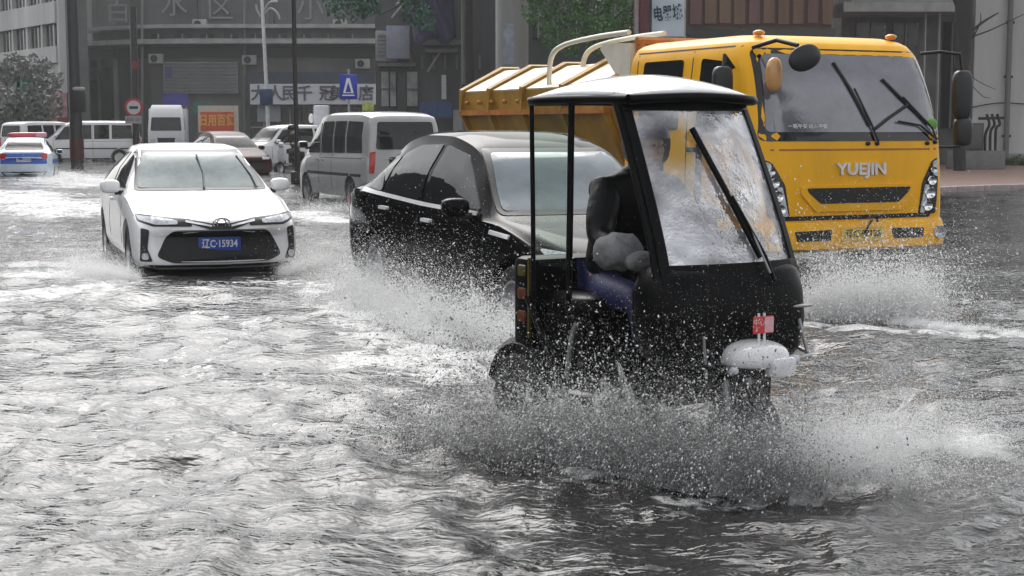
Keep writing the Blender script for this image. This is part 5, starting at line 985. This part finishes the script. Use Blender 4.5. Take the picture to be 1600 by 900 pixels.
J = {'pelvis': ((0, .22, .92), (.14, .11)), 'chest': ((0, .12, 1.28), (.17, .12)), 'neck': ((0, .06, 1.46), .055), 'jaw': ((0, .0, 1.54), (.065, .075)), 'skull': ((0, .0, 1.64), (.08, .095)), 'crown': ((0, .02, 1.71), (.05, .055))}
E = [('pelvis', 'chest'), ('chest', 'neck'), ('neck', 'jaw'), ('jaw', 'skull'), ('skull', 'crown')]
for s, t in ((-1, 'l'), (1, 'r')):
    J.update({'sh' + t: ((s * .18, .1, 1.38), .062), 'el' + t: ((s * .28, -.06, 1.14), .045), 'wr' + t: ((s * .31, -.25, 1.12), .03), 'pa' + t: ((s * .31, -.32, 1.10), (.035, .018)), 'hi' + t: ((s * .1, .2, .88), .085), 'kn' + t: ((s * .15, -.22, .82), .06), 'an' + t: ((s * .13, -.22, .42), .04), 'to' + t: ((s * .13, -.38, .40), .035)})
    E += [('chest', 'sh' + t), ('sh' + t, 'el' + t), ('el' + t, 'wr' + t), ('wr' + t, 'pa' + t), ('pelvis', 'hi' + t), ('hi' + t, 'kn' + t), ('kn' + t, 'an' + t), ('an' + t, 'to' + t)]
pb = obj('body', skin_mesh(J, E, 'pelvis'), SKIN, per, 180)
keep = ['pelvis', 'chest', 'neck', 'shl', 'shr', 'ell', 'elr', 'wrl', 'wrr']; obj('coat', skin_mesh({k: (J[k][0], tuple(1.3 * q_ for q_ in J[k][1]) if isinstance(J[k][1], tuple) else J[k][1] * 1.35) for k in keep}, [(a, b_) for a, b_ in E if a in keep and b_ in keep], 'pelvis'), mat('dark_coat', (.025, .025, .028), .7), pb, 180)
for t in 'lr': obj('trouser_leg', skin_mesh({k + t: (J[k + t][0], J[k + t][1] * 1.25) for k in ('hi', 'kn', 'an')}, [('hi' + t, 'kn' + t), ('kn' + t, 'an' + t)], 'hi' + t), mat('dark_trousers', (.02, .02, .025), .7), pb, 180)
supero('helmet', (0, .01, 1.66), (.125, .145, .12), BGLOSS, pb, .95)
# white cabinet with lamp head near the minibus
wc = thing('white_cabinet', 'white roadside cabinet on a post left of the minibus roof', 'cabinet', (at(503, 250, 60).x, 60, 0)); x0, x1, z0, z1 = rect(491, 165, 514, 197, 60); boxo('box', x0 - wc.location.x, x1 - wc.location.x, -.2, .2, z0, z1, SIGNW, wc, .04); tubeo('post', [(0, 0, GROUND), (0, 0, z0)], .07, LEDGE, wc); supero('lamp', (x0 - wc.location.x - .1, -.1, (z0 + z1) / 2 - .1), (.1, .1, .18), WHITEPAINT, wc, .9, nu=12, nv=8)

# ---------------------------------------------------------------- spray thrown up by the wheels
def drop_material(name, col):
    m = bpy.data.materials.new(name); m.use_nodes = True; nt = m.node_tree; n, l = nt.nodes, nt.links; b = n['Principled BSDF']
    b.inputs['Base Color'].default_value = (*col, 1); b.inputs['Roughness'].default_value = .15; b.inputs['IOR'].default_value = 1.33
    t = n.new('ShaderNodeBsdfTranslucent'); t.inputs['Color'].default_value = (*col, 1); m1 = n.new('ShaderNodeMixShader'); m1.inputs['Fac'].default_value = .45
    l.new(b.outputs[0], m1.inputs[1]); l.new(t.outputs[0], m1.inputs[2]); l.new(m1.outputs[0], n['Material Output'].inputs['Surface']); return m
SPRAY = drop_material('white_spray', (.93, .93, .93)); DSPRAY = drop_material('clear_spray', (.30, .30, .30))
TRI_V = np.array([(1, 0, -.6), (-.6, .8, -.2), (-.3, -.6, .9)]); TRI_F = np.array([(0, 1, 2)])
OCT_V = np.array([(1, 0, 0), (-1, 0, 0), (0, 1, 0), (0, -1, 0), (0, 0, 1.0), (0, 0, -1.0)]); OCT_F = np.array([(0, 2, 4), (2, 1, 4), (1, 3, 4), (3, 0, 4), (2, 0, 5), (1, 2, 5), (3, 1, 5), (0, 3, 5)])
TET_V = np.array([(1, 1, 1), (-1, -1, 1), (-1, 1, -1), (1, -1, -1)]) * .8; TET_F = np.array([(0, 2, 1), (0, 1, 3), (0, 3, 2), (1, 2, 3)])
def droplets(pos, vel, size, stretch, big=True):
    Vb, Fb = {True: (OCT_V, OCT_F), False: (TET_V, TET_F), None: (TRI_V, TRI_F)}[big]; N = len(pos)
    d = vel / (np.linalg.norm(vel, axis=1, keepdims=True) + 1e-6); a = np.cross(d, rng.normal(size=(N, 3))); a /= np.linalg.norm(a, axis=1, keepdims=True) + 1e-9; b_ = np.cross(d, a)
    V = pos[:, None, :] + size[:, None, None] * (Vb[None, :, 0, None] * a[:, None] + Vb[None, :, 1, None] * b_[:, None] + Vb[None, :, 2, None] * d[:, None] * stretch[:, None, None])
    F = Fb[None] + (np.arange(N) * len(Vb))[:, None, None]; return V.reshape(-1, 3), F.reshape(-1, 3)
def jets(src, dirs, speed, njet, per, jit=.03, tmax=1.0, vspread=.25):
    """ballistic jets: src list of (x,y,z) points, dirs list of (vx,vy,vz) unit-ish, random pairing"""
    P_, V_ = [], []
    for _ in range(njet):
        k = rng.integers(len(src)); o = np.array(src[k]) + rng.normal(0, .03, 3) * np.array((1, 1, .3)); d = np.array(dirs[k % len(dirs)]) + rng.normal(0, vspread, 3); v = d * rng.uniform(*speed)
        v[2] = abs(v[2]); T = (v[2] + math.sqrt(v[2] ** 2 + .6)) / 9.81; t = rng.uniform(0, 1, per) ** .8 * T * tmax
        vv = v[None] * (1 + rng.normal(0, .10, (per, 1))); p = o + vv * t[:, None] + np.array((0, 0, -4.9)) * (t ** 2)[:, None] + rng.normal(0, jit, (per, 3)) * (.3 + t[:, None] * 3)
        P_.append(p); V_.append(vv + np.array((0, 0, -9.81)) * t[:, None])
    P_, V_ = np.concatenate(P_), np.concatenate(V_); k = P_[:, 2] > -.01; return P_[k], V_[k]
def spray(name, label, parts, m):
    VV, FF, n0 = [], [], 0
    for (P_, V_, s0, s1, st, big) in parts:
        N = len(P_); sz = s0 + (s1 - s0) * rng.random(N) ** 3; v, f = droplets(P_, V_, sz, rng.uniform(1, st, N), big); VV.append(v); FF.append(f + n0); n0 += len(v)
    V, F = np.concatenate(VV), np.concatenate(FF); me = bpy.data.meshes.new(name); me.vertices.add(len(V)); me.vertices.foreach_set('co', V.astype(np.float32).ravel()); me.loops.add(F.size); me.loops.foreach_set('vertex_index', F.ravel().astype(np.int32))
    me.polygons.add(len(F)); me.polygons.foreach_set('loop_start', (np.arange(len(F)) * 3).astype(np.int32)); me.update(calc_edges=True); me.shade_smooth()
    return tag(obj(name, me, m), label, 'splash', kind='stuff')
def line(p, q, n, z=.0): p, q = wp(*p), wp(*q); return [tuple(p + (q - p) * t) + (z,) for t in np.linspace(0, 1, n)]

# connected water: thin thrown sheets torn into threads, along ballistic arcs
def sheet_material(name, col, cut):
    m = bpy.data.materials.new(name); m.use_nodes = True; n, l = m.node_tree.nodes, m.node_tree.links; b = n['Principled BSDF']; b.inputs['Base Color'].default_value = (*col, 1); b.inputs['Roughness'].default_value = .12; b.inputs['IOR'].default_value = 1.33
    uv = n.new('ShaderNodeUVMap'); uv.uv_map = 'UVMap'; sx = n.new('ShaderNodeSeparateXYZ'); l.new(uv.outputs[0], sx.inputs[0])
    def nz(sc, det):
        mp = n.new('ShaderNodeMapping'); mp.inputs['Scale'].default_value = sc; l.new(uv.outputs[0], mp.inputs[0]); q = n.new('ShaderNodeTexNoise'); q.inputs['Scale'].default_value = 1; q.inputs['Detail'].default_value = det; q.inputs['Roughness'].default_value = .7; q.inputs['Distortion'].default_value = .5; l.new(mp.outputs[0], q.inputs['Vector']); return q.outputs['Fac']
    a, c, e = nz((13, 5, 1), 6), nz((42, 20, 1), 5), nz((90, 70, 1), 2)
    s1 = n.new('ShaderNodeMath'); s1.operation = 'ADD'; l.new(a, s1.inputs[0]); l.new(c, s1.inputs[1]); s1b = n.new('ShaderNodeMath'); s1b.operation = 'MULTIPLY_ADD'; l.new(e, s1b.inputs[0]); s1b.inputs[1].default_value = .6; l.new(s1.outputs[0], s1b.inputs[2])
    s2 = n.new('ShaderNodeMath'); s2.operation = 'MULTIPLY_ADD'; l.new(sx.outputs['Y'], s2.inputs[0]); s2.inputs[1].default_value = -.55; l.new(s1b.outputs[0], s2.inputs[2])
    r = n.new('ShaderNodeMapRange'); r.interpolation_type = 'SMOOTHSTEP'; r.inputs['From Min'].default_value = cut; r.inputs['From Max'].default_value = cut + .16; r.inputs['To Max'].default_value = .85; l.new(s2.outputs[0], r.inputs['Value'])
    bp = n.new('ShaderNodeBump'); bp.inputs['Strength'].default_value = .8; bp.inputs['Distance'].default_value = .03; l.new(c, bp.inputs['Height']); l.new(bp.outputs[0], b.inputs['Normal'])
    t = n.new('ShaderNodeBsdfTranslucent'); t.inputs['Color'].default_value = (*col, 1); m1 = n.new('ShaderNodeMixShader'); m1.inputs['Fac'].default_value = .45; l.new(b.outputs[0], m1.inputs[1]); l.new(t.outputs[0], m1.inputs[2])
    x = n.new('ShaderNodeBsdfTransparent'); m2 = n.new('ShaderNodeMixShader'); l.new(r.outputs[0], m2.inputs['Fac']); l.new(x.outputs[0], m2.inputs[1]); l.new(m1.outputs[0], m2.inputs[2]); l.new(m2.outputs[0], n['Material Output'].inputs['Surface']); return m
def smooth_rand(n, k):
    q = rng.normal(size=n + 2 * k); return np.convolve(q, np.hanning(k + 2)[1:-1], 'same')[k:k + n] / math.sqrt(k * .4)
def sheets(src, d, speed, layers, nu=70, nv=22, tmax=.85, wob=.2):
    """list of (vertex grid, uv grid)"""
    out = []; S = np.array(src); L = np.hypot(*(S[-1] - S[0])[:2])
    for k in range(layers):
        u = np.linspace(0, 1, nu); o = np.stack([np.interp(u, np.linspace(0, 1, len(S)), S[:, i]) for i in range(3)], -1); off = rng.uniform(-1, 1, 2) * .10
        o[:, :2] += off + smooth_rand(nu, 9)[:, None] * .03; env = np.sin(np.pi * np.clip(u, .02, .98)) ** .35
        v = np.array(d)[None] * (rng.uniform(*speed) * env * (1 + .22 * smooth_rand(nu, 6)))[:, None] + np.stack([smooth_rand(nu, 7), smooth_rand(nu, 7), np.zeros(nu)], -1) * wob
        T = 2 * np.maximum(v[:, 2], .2) / 9.81 * tmax; t = np.linspace(0, 1, nv)[None] * T[:, None]
        p = o[:, None] + v[:, None] * t[..., None] + np.array((0, 0, -4.9)) * (t ** 2)[..., None] + rng.normal(0, .006, (nu, nv, 3)); p[..., 2] = np.maximum(p[..., 2] - .02, -.03)
        uvg = np.stack([np.repeat(u[:, None] * L, nv, 1) + k * 3.7, np.repeat(np.linspace(0, 1, nv)[None], nu, 0)], -1); out.append((p, uvg))
    return out
def sheet_obj(name, label, grids, m):
    V, F, U, n0 = [], [], [], 0
    for p, uvg in grids:
        a, b_ = p.shape[:2]; ix = np.arange(a * b_).reshape(a, b_) + n0; f = np.stack([ix[:-1, :-1], ix[1:, :-1], ix[1:, 1:], ix[:-1, 1:]], -1).reshape(-1, 4); V.append(p.reshape(-1, 3)); U.append(uvg.reshape(-1, 2)); F.append(f); n0 += a * b_
    V, F, U = np.concatenate(V), np.concatenate(F), np.concatenate(U); me = bpy.data.meshes.new(name); me.from_pydata(V.tolist(), [], F.tolist()); ul = me.uv_layers.new(name='UVMap'); ul.data.foreach_set('uv', U[F.ravel()].astype(np.float32).ravel()); me.shade_smooth()
    return tag(obj(name, me, m), label, 'splash', kind='stuff')
SH_W = sheet_material('thrown_water_white', (.85, .85, .85), 1.10); SH_D = sheet_material('thrown_water_grey', (.72, .72, .72), 1.10)
def mist(src, d, speed, n, jit, vs=.3): return (*jets(src, [d], speed, max(n // 70, 1), 70, jit * .6, 1, vs),)
# tricycle: dark churn in front and to the left, paler fan to the right
S1 = line((760, 700), (1260, 770), 16); S1b = line((700, 695), (1230, 745), 16); S1c = line((650, 690), (1200, 770), 16)
sheet_obj('tricycle_bow_wave', 'dark churned bow wave curling up in front of the tricycle', sheets(S1, (-.2, -.12, 1), (1.6, 2.5), 4) + sheets(S1b, (-.3, .0, 1), (1.4, 2.3), 3) + sheets(S1c, (-.3, -.2, .9), (1.1, 1.8), 3) + sheets(line((1060, 750), (1300, 775), 8), (0, -.05, 1), (1.1, 1.7), 2), SH_D)
spray('tricycle_spray', 'dark spray and drops thrown up in front of the tricycle', [(*jets(S1, [(-.2, -.12, 1)], (1.5, 2.85), 700, 32, .02), .0013, .0050, 2.6, True), (*jets(S1c, [(-.35, -.1, .9)], (.8, 2.3), 400, 60, .05), .0009, .0024, 3.0, False), (*mist(S1, (-.2, -.1, 1), (1.8, 2.9), 75000, .035, .2), .0009, .0022, 3, None), (*mist(S1c, (-.3, -.1, .9), (.8, 2.3), 65000, .05), .0009, .0022, 3, None), (*mist(line((980, 745), (1260, 775), 8), (-.05, -.08, 1), (1.7, 3.0), 70000, .035, .2), .0009, .0022, 3, None)], DSPRAY)
spray('tricycle_drops', 'bright water drops flying off the crest of the tricycle splash', [(*jets(S1, [(-.2, -.1, 1)], (1.8, 2.85), 420, 34, .018, 1, .16), .0014, .0055, 2.2, True), (*jets(S1c, [(-.3, -.1, .95)], (1.0, 2.4), 420, 50, .03, 1, .2), .0012, .0035, 2.4, False)], SPRAY)
S2 = line((1130, 740), (1340, 750), 8); S2b = line((1210, 690), (1520, 715), 10)
sheet_obj('tricycle_side_wave', 'pale sheet of water thrown to the right of the tricycle', sheets(S2, (.6, -.08, .8), (1.3, 2.2), 2) + sheets(S2b, (.35, .0, .9), (1.0, 1.8), 2), SH_W)
spray('tricycle_side_spray', 'pale fan of spray to the right of the tricycle front wheel', [(*jets(S2, [(.7, -.1, .8)], (1.0, 2.6), 320, 40, .04), .0012, .0042, 2.4, True), (*mist(S2, (.65, -.1, .85), (1.2, 2.7), 130000, .07), .0009, .0022, 3, None), (*mist(S2b, (.35, -.08, .9), (.8, 2.2), 130000, .07), .0009, .0022, 3, None)], SPRAY)
S3 = line((570, 470), (850, 565), 12); S3b = line((545, 455), (700, 540), 8)
sheet_obj('saloon_side_wave', 'white sheet of water peeling off the flank of the black saloon', sheets(S3, (-.25, -.1, 1), (1.6, 2.6), 3) + sheets(line((560, 480), (800, 580), 10), (-.3, -.25, .9), (.9, 1.6), 2), SH_W)
spray('saloon_spray', 'white spray along the flank of the black saloon', [(*jets(S3, [(-.25, -.15, .95)], (1.2, 3.0), 420, 44, .025, 1, .16), .002, .0075, 2.2, True), (*mist(S3, (-.25, -.15, .95), (1.4, 3.0), 150000, .07, .2), .0014, .0034, 3, None), (*mist(S3b, (-.4, 0, .85), (.6, 1.9), 80000, .10, .25), .0014, .0034, 3, None)], SPRAY)
S4 = line((1260, 495), (1430, 497), 10); S4b = line((1400, 505), (1600, 530), 8)
sheet_obj('truck_bow_wave', 'white bow wave rolling in front of the yellow truck', sheets(S4, (.15, -.15, 1), (1.2, 2.0), 3) + sheets(S4b, (.6, -.1, .45), (.8, 1.4), 2), SH_W)
spray('truck_spray', 'white bow spray in front of the yellow truck', [(*jets(S4, [(.12, -.2, .95)], (1.4, 3.2), 420, 44, .03, 1, .15), .002, .008, 2.2, True), (*mist(S4, (.12, -.2, .95), (1.4, 3.2), 170000, .08, .2), .0014, .0036, 3, None), (*mist(S4b, (.7, -.1, .4), (.5, 1.6), 70000, .06, .15), .0014, .0034, 3, None)], SPRAY)
S5 = line((140, 428), (215, 437), 6); S5b = line((440, 428), (490, 412), 4)
sheet_obj('white_saloon_wave', 'grey water thrown aside by the white saloon front wheels', sheets(S5, (-.5, -.1, .8), (1.0, 1.8), 2) + sheets(S5b, (.6, 0, .8), (.8, 1.4), 1), SH_W)
spray('white_saloon_spray', 'grey spray around the front wheels of the white saloon', [(*mist(S5, (-.5, -.1, .8), (1.1, 3.0), 90000, .10, .22), .0014, .0036, 2, None), (*mist(S5b, (.6, 0, .8), (.7, 2.4), 60000, .13, .25), .0014, .0036, 2, None)], SPRAY)
A = jets(line((60, 280), (150, 288), 8), [(.5, 0, .8)], (1.0, 2.6), 200, 90, .12); A2 = jets(line((480, 330), (560, 330), 6), [(.2, 0, .9)], (.8, 1.9), 200, 90, .09)
spray('police_car_wake', 'low white spray trailing the police car', [(*A, .003, .010, 1.6, None)], SPRAY); spray('minibus_wake', 'low white spray beside the silver minibus wheels', [(*A2, .002, .007, 1.6, None)], SPRAY)
# rain haze over the street
HZ = bpy.data.materials.new('rain_haze'); HZ.use_nodes = True; n, l = HZ.node_tree.nodes, HZ.node_tree.links; n.remove(n['Principled BSDF']); pv = n.new('ShaderNodeVolumePrincipled'); pv.inputs['Color'].default_value = (.86, .87, .88, 1); pv.inputs['Density'].default_value = .0007; pv.inputs['Anisotropy'].default_value = .2; l.new(pv.outputs[0], n['Material Output'].inputs['Volume'])
tag(boxo('haze', -820, 820, -820, 820, -1.15, 21, HZ), 'thin rain haze hanging over the whole street', 'haze', kind='stuff')
